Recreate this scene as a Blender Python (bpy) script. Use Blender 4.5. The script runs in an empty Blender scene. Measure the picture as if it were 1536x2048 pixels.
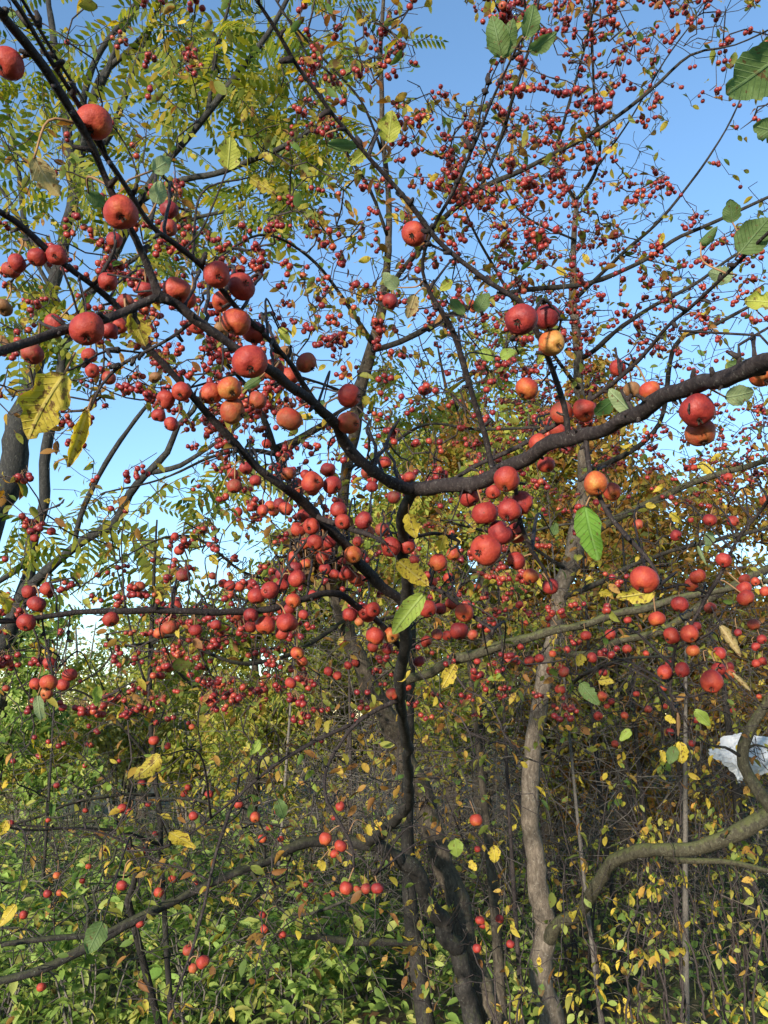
import bpy, math, random
import numpy as np
from mathutils import Vector, Matrix, Euler

random.seed(7)
rng = np.random.default_rng(7)
R = math.radians
SC = bpy.context.scene
COL = SC.collection

# ------------------------------------------------------------------ camera, sky, sun, exposure
F = 1538.0                       # focal length in pixels of the 1536 x 2048 photograph
PITCH = R(15.0)
CAM = np.array([0.0, 0.0, 1.6])
cam_d = bpy.data.cameras.new('camera')
cam_d.sensor_fit = 'VERTICAL'; cam_d.sensor_height = 24.0
cam_d.lens = F / 2048.0 * 24.0
cam_d.clip_start = 0.02; cam_d.clip_end = 2000.0
cam = bpy.data.objects.new('camera', cam_d); COL.objects.link(cam)
cam.location = CAM; cam.rotation_euler = (math.pi / 2 + PITCH, 0, 0)
SC.camera = cam

SUN_EL, SUN_AZ = R(9.0), R(208.0)     # azimuth clockwise from +Y: behind the camera, to the left
world = bpy.data.worlds.new('World'); SC.world = world; world.use_nodes = True
wn = world.node_tree.nodes; wl = world.node_tree.links
sky = wn.new('ShaderNodeTexSky'); sky.sky_type = 'NISHITA'; sky.sun_disc = False
sky.sun_elevation = SUN_EL; sky.sun_rotation = SUN_AZ
sky.air_density = 1.0; sky.dust_density = 0.0; sky.ozone_density = 2.7; sky.altitude = 50
bg = wn['Background']; bg.inputs['Strength'].default_value = 0.13
wl.new(sky.outputs[0], bg.inputs['Color'])
sun_d = bpy.data.lights.new('sun', 'SUN'); sun_d.energy = 2.7; sun_d.angle = R(4.0); sun_d.color = (1.0, 0.91, 0.78)
sun = bpy.data.objects.new('sun', sun_d); COL.objects.link(sun)
sd = Vector((math.sin(SUN_AZ) * math.cos(SUN_EL), math.cos(SUN_AZ) * math.cos(SUN_EL), math.sin(SUN_EL)))
sun.rotation_euler = sd.to_track_quat('Z', 'Y').to_euler()
SC.view_settings.view_transform = 'Standard'; SC.view_settings.look = 'None'
SC.view_settings.exposure = 1.72; SC.view_settings.gamma = 1.0; SC.view_settings.use_curve_mapping = False
SC.render.engine = 'CYCLES'
SC.cycles.max_bounces = 6; SC.cycles.diffuse_bounces = 3; SC.cycles.glossy_bounces = 2
SC.cycles.transmission_bounces = 4; SC.cycles.transparent_max_bounces = 4
SC.cycles.use_denoising = True

CP, SP = math.cos(PITCH), math.sin(PITCH)
def ray(px, py):
    x = (px - 768.0) / F; y = -(py - 1024.0) / F
    return np.array([x, CP - y * SP, SP + y * CP])       # length = |.|, unit along the optical axis
def W(px, py, r):
    d = ray(px, py); return CAM + d / np.linalg.norm(d) * r
def WY(px, py, Y):
    d = ray(px, py); return CAM + d * (Y / d[1])
def depth(p):
    q = np.asarray(p) - CAM; return q[1] * CP + q[2] * SP
def pix(p):
    q = np.asarray(p, float) - CAM
    z = q[..., 1] * CP + q[..., 2] * SP; u = -q[..., 1] * SP + q[..., 2] * CP
    z = np.where(np.abs(z) < 1e-6, 1e-6, z)
    return 768 + q[..., 0] / z * F, 1024 - u / z * F, z

# ------------------------------------------------------------------ materials
def mat(name):
    m = bpy.data.materials.new(name); m.use_nodes = True
    nt = m.node_tree; nt.nodes.clear()
    out = nt.nodes.new('ShaderNodeOutputMaterial')
    return m, nt, out
def N(nt, t, **kw):
    n = nt.nodes.new(t)
    for k, v in kw.items(): setattr(n, k, v)
    return n
def ramp(nt, stops, interp='LINEAR'):
    n = nt.nodes.new('ShaderNodeValToRGB'); cr = n.color_ramp; cr.interpolation = interp
    while len(cr.elements) < len(stops): cr.elements.new(0.5)
    for e, (p, c) in zip(cr.elements, stops):
        e.position = p; e.color = (c[0], c[1], c[2], 1)
    return n
def noise(nt, vec, scale, detail=3.0, rough=0.55, dist=0.0):
    n = nt.nodes.new('ShaderNodeTexNoise'); n.inputs['Scale'].default_value = scale
    n.inputs['Detail'].default_value = detail; n.inputs['Roughness'].default_value = rough
    n.inputs['Distortion'].default_value = dist
    if vec is not None: nt.links.new(vec, n.inputs['Vector'])
    return n
def mixc(nt, fac, a, b, mode='MIX'):
    n = nt.nodes.new('ShaderNodeMix'); n.data_type = 'RGBA'; n.blend_type = mode
    for s, v in ((n.inputs[0], fac), (n.inputs[6], a), (n.inputs[7], b)):
        if hasattr(v, 'is_output'): nt.links.new(v, s)
        elif isinstance(v, (int, float)): s.default_value = v
        else: s.default_value = (v[0], v[1], v[2], 1)
    return n.outputs[2]
def mathn(nt, op, a, b=None):
    n = nt.nodes.new('ShaderNodeMath'); n.operation = op
    for i, v in enumerate((a, b)):
        if v is None: continue
        if hasattr(v, 'is_output'): nt.links.new(v, n.inputs[i])
        else: n.inputs[i].default_value = v
    return n.outputs[0]

def bark(name, dark, mid, light, scale=1.0, lichen=0.0, lich_col=(0.32, 0.36, 0.28), bump=0.6, moss=0.0):
    m, nt, out = mat(name)
    g = N(nt, 'ShaderNodeNewGeometry'); pos = g.outputs['Position']
    mp = N(nt, 'ShaderNodeMapping'); nt.links.new(pos, mp.inputs['Vector']); mp.inputs['Scale'].default_value = (1, 1, 0.45)
    n1 = noise(nt, mp.outputs[0], 60 * scale, 5, 0.65, 0.6)
    n2 = noise(nt, pos, 9 * scale, 3)
    n3 = noise(nt, mp.outputs[0], 260 * scale, 3, 0.6)
    r1 = ramp(nt, [(0.28, dark), (0.52, mid), (0.78, light)]); nt.links.new(n1.outputs[0], r1.inputs[0])
    col = mixc(nt, mathn(nt, 'MULTIPLY', n2.outputs[0], 0.6), r1.outputs[0], dark)
    if lichen > 0:
        n4 = noise(nt, pos, 70 * scale, 6, 0.8)
        rr = ramp(nt, [(0.60 - lichen * 0.15, (0, 0, 0)), (0.68 - lichen * 0.12, (1, 1, 1))]); nt.links.new(n4.outputs[0], rr.inputs[0])
        col = mixc(nt, mathn(nt, 'MULTIPLY', rr.outputs[0], 0.75), col, lich_col)
    if moss > 0:
        sx = N(nt, 'ShaderNodeSeparateXYZ'); nt.links.new(g.outputs['Normal'], sx.inputs[0])
        n5 = noise(nt, pos, 25 * scale, 4, 0.7)
        v = mathn(nt, 'ADD', mathn(nt, 'MULTIPLY', sx.outputs[2], 0.35), n5.outputs[0])
        rr = ramp(nt, [(0.55, (0, 0, 0)), (0.75, (1, 1, 1))]); nt.links.new(v, rr.inputs[0])
        col = mixc(nt, mathn(nt, 'MULTIPLY', rr.outputs[0], moss), col, (0.09, 0.10, 0.03))
    p = N(nt, 'ShaderNodeBsdfPrincipled'); nt.links.new(col, p.inputs['Base Color'])
    p.inputs['Roughness'].default_value = 0.82; p.inputs['Specular IOR Level'].default_value = 0.25
    b = N(nt, 'ShaderNodeBump'); b.inputs['Strength'].default_value = bump; b.inputs['Distance'].default_value = 0.006 / scale
    h = mathn(nt, 'ADD', n1.outputs[0], mathn(nt, 'MULTIPLY', n3.outputs[0], 0.35))
    nt.links.new(h, b.inputs['Height']); nt.links.new(b.outputs[0], p.inputs['Normal'])
    nt.links.new(p.outputs[0], out.inputs[0]); return m

M_BARK_NEAR = bark('bark_dark_purple', (0.009, 0.006, 0.006), (0.027, 0.019, 0.018), (0.085, 0.067, 0.06), 4.0, 0.12, (0.17, 0.165, 0.14), 0.8)
M_BARK_A = bark('bark_central', (0.020, 0.016, 0.012), (0.072, 0.056, 0.040), (0.19, 0.155, 0.11), 1.3, 0.05, (0.20, 0.21, 0.16), 0.9, 0.25)
M_BARK_BLACK = bark('bark_black', (0.009, 0.008, 0.007), (0.026, 0.022, 0.019), (0.08, 0.07, 0.058), 1.6, 0.05, (0.16, 0.18, 0.15), 0.8, 0.25)
M_BARK_PALE = bark('bark_pale', (0.050, 0.038, 0.028), (0.155, 0.122, 0.09), (0.32, 0.265, 0.205), 1.2, 0.12, (0.40, 0.38, 0.32), 0.9, 0.12)
M_BARK_MOSS = bark('bark_mossy', (0.016, 0.014, 0.009), (0.058, 0.050, 0.030), (0.13, 0.12, 0.075), 1.8, 0.15, (0.19, 0.20, 0.13), 1.0, 0.6)
M_BARK_FEATHER = bark('bark_feathery_tree', (0.010, 0.010, 0.010), (0.030, 0.029, 0.026), (0.085, 0.08, 0.07), 0.7, 0.08, (0.14, 0.15, 0.13), 0.9, 0.2)
M_TWIG = bark('bark_twig', (0.016, 0.011, 0.011), (0.045, 0.034, 0.031), (0.11, 0.088, 0.077), 3.0, 0.1, (0.18, 0.17, 0.14), 0.2)
M_TWIG_GREY = bark('bark_twig_grey', (0.055, 0.048, 0.040), (0.145, 0.125, 0.105), (0.26, 0.23, 0.195), 3.0, 0.1, (0.25, 0.24, 0.2), 0.2)
M_DEADSTEM = bark('dead_stem', (0.06, 0.05, 0.035), (0.15, 0.12, 0.085), (0.26, 0.21, 0.15), 2.0, 0.0, (0, 0, 0), 0.2)

def apple_material():
    m, nt, out = mat('apple_skin')
    tc = N(nt, 'ShaderNodeTexCoord'); oi = N(nt, 'ShaderNodeObjectInfo')
    add = N(nt, 'ShaderNodeVectorMath', operation='ADD')
    sc = N(nt, 'ShaderNodeVectorMath', operation='SCALE'); sc.inputs[3].default_value = 37.0
    cmb = N(nt, 'ShaderNodeCombineXYZ')
    for i in range(3): nt.links.new(oi.outputs['Random'], cmb.inputs[i])
    nt.links.new(cmb.outputs[0], sc.inputs[0]); nt.links.new(tc.outputs['Object'], add.inputs[0]); nt.links.new(sc.outputs[0], add.inputs[1])
    v = add.outputs[0]
    sx = N(nt, 'ShaderNodeSeparateXYZ'); nt.links.new(tc.outputs['Object'], sx.inputs[0])
    oc = N(nt, 'ShaderNodeSeparateColor'); nt.links.new(oi.outputs['Color'], oc.inputs[0])
    n1 = noise(nt, v, 1.1, 3, 0.55)
    # blush: redder to one side and towards the stem, as fruit ripens
    bl = mathn(nt, 'ADD', mathn(nt, 'MULTIPLY', sx.outputs[2], 0.16), mathn(nt, 'MULTIPLY', mathn(nt, 'SUBTRACT', n1.outputs[0], 0.5), 0.9))
    bl = mathn(nt, 'ADD', mathn(nt, 'ADD', bl, 0.07), oc.outputs[0])
    # thin streaks running from stem to calyx
    st = N(nt, 'ShaderNodeMapping'); nt.links.new(v, st.inputs['Vector']); st.inputs['Scale'].default_value = (9, 9, 0.8)
    n2 = noise(nt, st.outputs[0], 1.0, 2)
    bl = mathn(nt, 'ADD', bl, mathn(nt, 'MULTIPLY', mathn(nt, 'SUBTRACT', n2.outputs[0], 0.5), 0.35))
    rp = ramp(nt, [(0.0, (0.40, 0.21, 0.05)), (0.25, (0.36, 0.090, 0.020)), (0.48, (0.31, 0.040, 0.017)), (0.75, (0.24, 0.021, 0.015)), (1.0, (0.14, 0.011, 0.013))])
    nt.links.new(bl, rp.inputs[0]); col = rp.outputs[0]
    # pale lenticels
    vo = N(nt, 'ShaderNodeTexVoronoi'); vo.inputs['Scale'].default_value = 7.5; nt.links.new(v, vo.inputs['Vector'])
    r2 = ramp(nt, [(0.05, (1, 1, 1)), (0.10, (0, 0, 0))]); nt.links.new(vo.outputs['Distance'], r2.inputs[0])
    col = mixc(nt, mathn(nt, 'MULTIPLY', r2.outputs[0], 0.35), col, (0.62, 0.33, 0.16))
    # scab specks
    vo2 = N(nt, 'ShaderNodeTexVoronoi'); vo2.inputs['Scale'].default_value = 1.7; nt.links.new(v, vo2.inputs['Vector'])
    r3 = ramp(nt, [(0.07, (1, 1, 1)), (0.12, (0, 0, 0))]); nt.links.new(vo2.outputs['Distance'], r3.inputs[0])
    n4 = noise(nt, v, 2.3, 2)
    r4 = ramp(nt, [(0.52, (0, 0, 0)), (0.6, (1, 1, 1))]); nt.links.new(n4.outputs[0], r4.inputs[0])
    col = mixc(nt, mathn(nt, 'MULTIPLY', mathn(nt, 'MULTIPLY', r3.outputs[0], r4.outputs[0]), 0.8), col, (0.05, 0.022, 0.012))
    # rot (green channel of the object colour)
    n5 = noise(nt, v, 1.5, 4, 0.65)
    r5 = ramp(nt, [(0.42, (0, 0, 0)), (0.58, (1, 1, 1))]); nt.links.new(mathn(nt, 'ADD', n5.outputs[0], mathn(nt, 'SUBTRACT', mathn(nt, 'MULTIPLY', oc.outputs[1], 0.5), 0.22)), r5.inputs[0])
    col = mixc(nt, mathn(nt, 'MULTIPLY', r5.outputs[0], oc.outputs[1]), col, (0.16, 0.075, 0.03))
    p = N(nt, 'ShaderNodeBsdfPrincipled'); nt.links.new(col, p.inputs['Base Color'])
    n6 = noise(nt, v, 3.0, 3)
    rr = ramp(nt, [(0.3, (0.50,) * 3), (0.7, (0.74,) * 3)]); nt.links.new(n6.outputs[0], rr.inputs[0]); nt.links.new(rr.outputs[0], p.inputs['Roughness'])
    p.inputs['Specular IOR Level'].default_value = 0.36
    p.inputs['Subsurface Weight'].default_value = 0.0
    bm = N(nt, 'ShaderNodeBump'); bm.inputs['Strength'].default_value = 0.12; bm.inputs['Distance'].default_value = 0.03
    nt.links.new(n6.outputs[0], bm.inputs['Height']); nt.links.new(bm.outputs[0], p.inputs['Normal'])
    nt.links.new(p.outputs[0], out.inputs[0]); return m
M_APPLE = apple_material()

def simple(name, col, rough=0.8, var=0.3, scale=80.0):
    m, nt, out = mat(name)
    g = N(nt, 'ShaderNodeNewGeometry'); n = noise(nt, g.outputs['Position'], scale, 3)
    r = ramp(nt, [(0.3, [c * (1 - var) for c in col]), (0.7, [c * (1 + var) for c in col])]); nt.links.new(n.outputs[0], r.inputs[0])
    p = N(nt, 'ShaderNodeBsdfPrincipled'); nt.links.new(r.outputs[0], p.inputs['Base Color']); p.inputs['Roughness'].default_value = rough
    p.inputs['Specular IOR Level'].default_value = 0.3
    nt.links.new(p.outputs[0], out.inputs[0]); return m
M_CALYX = simple('calyx', (0.030, 0.019, 0.012))
M_STEM = simple('fruit_stem', (0.22, 0.12, 0.055), 0.7)

def small_fruit_material():
    m, nt, out = mat('small_fruit_skin')
    g = N(nt, 'ShaderNodeNewGeometry'); oi = N(nt, 'ShaderNodeObjectInfo')
    rnd = mathn(nt, 'FRACT', mathn(nt, 'ADD', g.outputs['Random Per Island'], oi.outputs['Random']))
    n = noise(nt, g.outputs['Position'], 55, 2)
    f = mathn(nt, 'ADD', mathn(nt, 'MULTIPLY', rnd, 0.75), mathn(nt, 'MULTIPLY', mathn(nt, 'SUBTRACT', n.outputs[0], 0.35), 0.9))
    rp = ramp(nt, [(0.0, (0.12, 0.011, 0.014)), (0.45, (0.20, 0.018, 0.018)), (0.8, (0.27, 0.034, 0.020)), (1.0, (0.33, 0.085, 0.03))])
    nt.links.new(f, rp.inputs[0])
    p = N(nt, 'ShaderNodeBsdfPrincipled'); nt.links.new(rp.outputs[0], p.inputs['Base Color']); p.inputs['Roughness'].default_value = 0.42
    p.inputs['Specular IOR Level'].default_value = 0.4
    nt.links.new(p.outputs[0], out.inputs[0]); return m
M_FRUIT = small_fruit_material()

def leaf_material(name, stops=None, trans=0.45, decay=True, near=False):
    """stops: colour ramp drawn by a random value per leaf; None: colour from the object."""
    m, nt, out = mat(name)
    g = N(nt, 'ShaderNodeNewGeometry'); oi = N(nt, 'ShaderNodeObjectInfo'); tc = N(nt, 'ShaderNodeTexCoord')
    pos = g.outputs['Position']
    if stops:
        rp = ramp(nt, stops); rnd = mathn(nt, 'FRACT', mathn(nt, 'ADD', g.outputs['Random Per Island'], oi.outputs['Random']))
        nt.links.new(rnd, rp.inputs[0]); base = rp.outputs[0]
    else:
        base = oi.outputs['Color']
    nv = noise(nt, pos, 45 if near else 25, 3)
    hsv = N(nt, 'ShaderNodeHueSaturation'); nt.links.new(base, hsv.inputs['Color'])
    nt.links.new(mathn(nt, 'ADD', mathn(nt, 'MULTIPLY', nv.outputs[0], 0.7), 0.65), hsv.inputs['Value'])
    col = hsv.outputs[0]
    if decay:
        n2 = noise(nt, pos, 190 if near else 70, 4, 0.6)
        if stops:
            amt = mathn(nt, 'MULTIPLY', mathn(nt, 'FRACT', mathn(nt, 'MULTIPLY', g.outputs['Random Per Island'], 7.3)), 0.16)
        else:
            amt = mathn(nt, 'MULTIPLY', oi.outputs['Alpha'], 0.10)
        r2 = ramp(nt, [(0.63, (0, 0, 0)), (0.68, (1, 1, 1))]); nt.links.new(mathn(nt, 'ADD', n2.outputs[0], amt), r2.inputs[0])
        col = mixc(nt, mathn(nt, 'MULTIPLY', r2.outputs[0], 0.85), col, (0.13, 0.06, 0.025))
    bumps = None
    if near:
        sx = N(nt, 'ShaderNodeSeparateXYZ'); nt.links.new(tc.outputs['Object'], sx.inputs[0])
        ax = mathn(nt, 'ABSOLUTE', sx.outputs[0])
        # side veins: slanted from the midrib
        w = mathn(nt, 'SUBTRACT', mathn(nt, 'MULTIPLY', sx.outputs[1], 9.0), mathn(nt, 'MULTIPLY', ax, 7.0))
        tri = mathn(nt, 'ABSOLUTE', mathn(nt, 'SUBTRACT', mathn(nt, 'FRACT', w), 0.5))
        rv = ramp(nt, [(0.0, (1, 1, 1)), (0.11, (0, 0, 0))]); nt.links.new(tri, rv.inputs[0])
        rm = ramp(nt, [(0.012, (1, 1, 1)), (0.03, (0, 0, 0))]); nt.links.new(ax, rm.inputs[0])
        vein = mathn(nt, 'MAXIMUM', mathn(nt, 'MULTIPLY', rv.outputs[0], 0.45), rm.outputs[0])
        lighter = N(nt, 'ShaderNodeHueSaturation'); nt.links.new(col, lighter.inputs['Color']); lighter.inputs['Value'].default_value = 1.5; lighter.inputs['Saturation'].default_value = 0.8
        col = mixc(nt, mathn(nt, 'MULTIPLY', vein, 0.38), col, lighter.outputs[0])
        tb = mathn(nt, 'ADD', sx.outputs[1], mathn(nt, 'MULTIPLY', n2.outputs[0], 0.5))
        rt_ = ramp(nt, [(0.60, (0, 0, 0)), (0.74, (1, 1, 1))]); nt.links.new(mathn(nt, 'MULTIPLY', tb, 0.55), rt_.inputs[0])
        col = mixc(nt, mathn(nt, 'MULTIPLY', mathn(nt, 'MULTIPLY', rt_.outputs[0], oi.outputs['Alpha']), 0.9), col, (0.16, 0.075, 0.03))
        bumps = mathn(nt, 'ADD', vein, mathn(nt, 'MULTIPLY', nv.outputs[0], 0.5))
    p = N(nt, 'ShaderNodeBsdfPrincipled'); nt.links.new(col, p.inputs['Base Color'])
    p.inputs['Roughness'].default_value = 0.6; p.inputs['Specular IOR Level'].default_value = 0.25
    if bumps is not None:
        b = N(nt, 'ShaderNodeBump'); b.inputs['Strength'].default_value = 0.5; b.inputs['Distance'].default_value = 0.02
        nt.links.new(bumps, b.inputs['Height']); nt.links.new(b.outputs[0], p.inputs['Normal'])
    t = N(nt, 'ShaderNodeBsdfTranslucent')
    hs2 = N(nt, 'ShaderNodeHueSaturation'); nt.links.new(col, hs2.inputs['Color']); hs2.inputs['Value'].default_value = 1.35; hs2.inputs['Saturation'].default_value = 1.1
    nt.links.new(hs2.outputs[0], t.inputs['Color'])
    mx = N(nt, 'ShaderNodeMixShader'); mx.inputs[0].default_value = trans
    nt.links.new(p.outputs[0], mx.inputs[1]); nt.links.new(t.outputs[0], mx.inputs[2])
    nt.links.new(mx.outputs[0], out.inputs[0]); return m

GREEN, OLIVE, YELLOW, YBROWN, BROWN, PALE, TAN, LIME = ((0.10, 0.16, 0.035), (0.19, 0.20, 0.038), (0.48, 0.36, 0.05), (0.33, 0.18, 0.04),
    (0.15, 0.075, 0.03), (0.17, 0.21, 0.10), (0.33, 0.24, 0.11), (0.19, 0.26, 0.045))
M_LEAF = leaf_material('leaf_near', None, 0.45, True, True)
M_LEAF_OBJ = leaf_material('leaf_small', None, 0.42, True, False)
CRAB_STOPS = [(0.0, GREEN), (0.25, OLIVE), (0.45, (0.24, 0.22, 0.04)), (0.62, YELLOW), (0.80, YBROWN), (1.0, (0.22, 0.095, 0.03))]
M_LEAF_CRAB = leaf_material('leaf_crabapple', CRAB_STOPS, 0.42)
FEATHER_STOPS = [(0.0, (0.085, 0.125, 0.022)), (0.4, (0.145, 0.17, 0.025)), (0.75, (0.27, 0.255, 0.035)), (1.0, (0.34, 0.25, 0.04))]
M_LEAF_FEATHER = leaf_material('leaf_feather', FEATHER_STOPS, 0.5, False)
M_LEAF_ORANGE = leaf_material('leaf_orange', [(0.0, (0.13, 0.14, 0.03)), (0.35, (0.26, 0.19, 0.035)), (0.7, (0.31, 0.145, 0.03)), (1.0, (0.20, 0.085, 0.025))], 0.45, False)
M_LEAF_YG = leaf_material('leaf_yellow_green', [(0.0, (0.14, 0.19, 0.035)), (0.5, (0.27, 0.29, 0.05)), (0.8, (0.40, 0.36, 0.06)), (1.0, (0.32, 0.20, 0.055))], 0.45, False)
M_LEAF_SHRUB = leaf_material('leaf_shrub', [(0.0, (0.10, 0.16, 0.035)), (0.4, (0.19, 0.28, 0.055)), (0.8, (0.30, 0.37, 0.09)), (1.0, (0.42, 0.40, 0.11))], 0.4, False)
M_LEAF_YEL = leaf_material('leaf_yellow', [(0.0, (0.10, 0.16, 0.03)), (0.3, (0.36, 0.34, 0.055)), (0.65, (0.56, 0.42, 0.06)), (0.9, (0.48, 0.25, 0.06)), (1.0, (0.17, 0.085, 0.03))], 0.4)
M_LEAF_FAR = leaf_material('leaf_far', [(0.0, (0.16, 0.19, 0.07)), (0.4, (0.27, 0.28, 0.09)), (0.75, (0.37, 0.34, 0.11)), (1.0, (0.30, 0.22, 0.10))], 0.35, False)  # leaf colours lightened to stand in for haze over the distance
M_LEAF_DEAD = leaf_material('leaf_dead', [(0.0, (0.05, 0.028, 0.015)), (0.5, (0.11, 0.062, 0.03)), (1.0, (0.20, 0.125, 0.06))], 0.1, False)
M_LITTER = leaf_material('leaf_litter', [(0.0, (0.07, 0.038, 0.02)), (0.5, (0.16, 0.085, 0.035)), (0.85, (0.27, 0.17, 0.06)), (1.0, (0.36, 0.28, 0.06))], 0.15, False)
M_GRASS = leaf_material('grass', [(0.0, (0.05, 0.085, 0.02)), (0.6, (0.11, 0.15, 0.03)), (1.0, (0.26, 0.22, 0.09))], 0.35, False)
PAL_CRAB = [GREEN, OLIVE, OLIVE, (0.24, 0.22, 0.04), YELLOW, YBROWN, (0.22, 0.095, 0.03)]

# ------------------------------------------------------------------ mesh helpers
class MB:
    """collects vertices and faces (triangles / quads) of one mesh object"""
    def __init__(s): s.v = []; s.q = []; s.t = []; s.qm = []; s.tm = []; s.n = 0
    def add(s, v, quads=None, tris=None, mi=0):
        v = np.asarray(v, float).reshape(-1, 3)
        if quads is not None and len(quads):
            q = np.asarray(quads, np.int64); s.q.append(q + s.n); s.qm.append(np.full(len(q), mi) if np.isscalar(mi) else mi)
        if tris is not None and len(tris):
            t = np.asarray(tris, np.int64); s.t.append(t + s.n); s.tm.append(np.full(len(t), mi))
        s.v.append(v); s.n += len(v); return s
    def inst(s, tv, tq, P, M, mi=0, tm=None):
        """copies of a template (verts, quads) at points P with matrices M (n,3,3)"""
        n = len(P); k = len(tv)
        if n == 0: return s
        v = np.einsum('nij,kj->nki', M, tv) + P[:, None, :]
        q = (tq[None] + (np.arange(n) * k)[:, None, None]).reshape(-1, 4)
        s.q.append(q + s.n); s.qm.append(np.tile(tm, n) if tm is not None else np.full(len(q), mi))
        s.v.append(v.reshape(-1, 3)); s.n += n * k; return s
    def mesh(s, name, mats, smooth=True):
        me = bpy.data.meshes.new(name)
        V = np.concatenate(s.v) if s.v else np.zeros((0, 3))
        Q = np.concatenate(s.q) if s.q else np.zeros((0, 4), np.int64)
        T = np.concatenate(s.t) if s.t else np.zeros((0, 3), np.int64)
        me.vertices.add(len(V)); me.vertices.foreach_set('co', V.astype(np.float32).ravel())
        loops = np.concatenate([Q.ravel(), T.ravel()]).astype(np.int32)
        me.loops.add(len(loops)); me.loops.foreach_set('vertex_index', loops)
        st = np.concatenate([np.arange(len(Q)) * 4, len(Q) * 4 + np.arange(len(T)) * 3]).astype(np.int32)
        me.polygons.add(len(st)); me.polygons.foreach_set('loop_start', st)
        me.polygons.foreach_set('loop_total', np.concatenate([np.full(len(Q), 4), np.full(len(T), 3)]).astype(np.int32))
        mi = np.concatenate(([np.concatenate(s.qm)] if s.qm else []) + ([np.concatenate(s.tm)] if s.tm else [])).astype(np.int32)
        me.polygons.foreach_set('material_index', mi)
        me.polygons.foreach_set('use_smooth', np.full(len(st), smooth))
        for m in mats: me.materials.append(m)
        me.update(calc_edges=True); return me

def crom(pts, step):
    """Catmull-Rom through pts (n,k); the first three columns are positions"""
    P = np.asarray(pts, float)
    if len(P) < 3:
        n = max(2, int(np.linalg.norm(P[-1, :3] - P[0, :3]) / step) + 1)
        t = np.linspace(0, 1, n)[:, None]; return P[0] * (1 - t) + P[-1] * t
    E = np.vstack([2 * P[0] - P[1], P, 2 * P[-1] - P[-2]]); out = []
    for i in range(1, len(E) - 2):
        a, b, c, d = E[i - 1], E[i], E[i + 1], E[i + 2]
        n = max(1, int(np.ceil(np.linalg.norm(c[:3] - b[:3]) / step)))
        for t in np.arange(n) / n:
            out.append(0.5 * (2 * b + (c - a) * t + (2 * a - 5 * b + 4 * c - d) * t * t + (3 * b - a - 3 * c + d) * t ** 3))
    out.append(P[-1]); return np.array(out)

def tube(mb, pts, rad, n=6, mi=0, rough=0.0, cap=True):
    P = np.asarray(pts, float); rad = np.asarray(rad, float) * np.ones(len(P))
    T = np.gradient(P, axis=0); T /= np.maximum(np.linalg.norm(T, axis=1, keepdims=True), 1e-9)
    main = P[-1] - P[0]; ref = np.array([0.31, 0.87, 0.12]) if abs(main[1]) < 0.7 * np.linalg.norm(main) + 1e-9 else np.array([0.9, 0.1, 0.35])
    A = np.cross(T, ref); A /= np.maximum(np.linalg.norm(A, axis=1, keepdims=True), 1e-9); B = np.cross(T, A)
    a = np.arange(n) / n * 2 * np.pi
    rr = rad[:, None] * np.ones(n)
    if rough > 0:
        k = len(P); ph = rng.uniform(0, 6.28, 4)
        s = np.arange(k)[:, None] * 0.55
        rr = rr * (1 + rough * (np.sin(a * 2 + s * 0.7 + ph[0]) * 0.45 + np.sin(a * 3 - s * 0.9 + ph[1]) * 0.35 + np.sin(s * 1.7 + a + ph[2]) * 0.3 + rng.normal(0, 0.28, (k, n))))
    V = P[:, None, :] + rr[..., None] * (np.cos(a)[None, :, None] * A[:, None, :] + np.sin(a)[None, :, None] * B[:, None, :])
    k = len(P); i = np.arange(k - 1)[:, None] * n; j = np.arange(n)[None]; j2 = (j + 1) % n
    Q = np.stack([i + j, i + j2, i + n + j2, i + n + j], -1).reshape(-1, 4)
    V = V.reshape(-1, 3)
    if cap:
        V = np.vstack([V, P[0], P[-1] + T[-1] * rad[-1] * 0.6]); m0 = len(V) - 2
        jj = np.arange(n); t1 = np.stack([np.full(n, m0), (jj + 1) % n, jj], -1); b = (k - 1) * n
        t2 = np.stack([np.full(n, m0 + 1), b + jj, b + (jj + 1) % n], -1)
        mb.add(V, Q, np.vstack([t1, t2]), mi)
    else: mb.add(V, Q, None, mi)

def obj(name, me, parent=None, M=None, kind=None):
    o = bpy.data.objects.new(name, me); COL.objects.link(o)
    if parent is not None:
        o.parent = parent
    if M is not None: o.matrix_basis = M
    if kind: o['kind'] = kind
    return o
def root(name, label, cat, loc, group=None):
    o = bpy.data.objects.new(name, None); COL.objects.link(o); o.empty_display_size = 0.1
    o.location = Vector([float(x) for x in loc]); o['label'] = label; o['category'] = cat
    if group: o['group'] = group
    return o
def part(name, mb, mats, rt, kind=None, smooth=True):
    """a mesh given in world coordinates, hung under the thing's Empty"""
    return obj(name, mb.mesh(name, mats, smooth), rt, Matrix.Translation(-rt.location), kind)

def rand_rot(n, flat=0.0, droop=0.6):
    """random leaf frames: columns x (width), y (base to tip), z (normal)"""
    az = rng.uniform(0, 2 * np.pi, n); dz = rng.normal(-droop, 0.45, n)
    y = np.stack([np.cos(az), np.sin(az), dz], -1); y /= np.linalg.norm(y, axis=1, keepdims=True)
    up = rng.normal(0, 0.65, (n, 3)) + np.array([0, 0, 1.0])
    x = np.cross(y, up); x /= np.maximum(np.linalg.norm(x, axis=1, keepdims=True), 1e-6); z = np.cross(x, y)
    return np.stack([x, y, z], -1)

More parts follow.
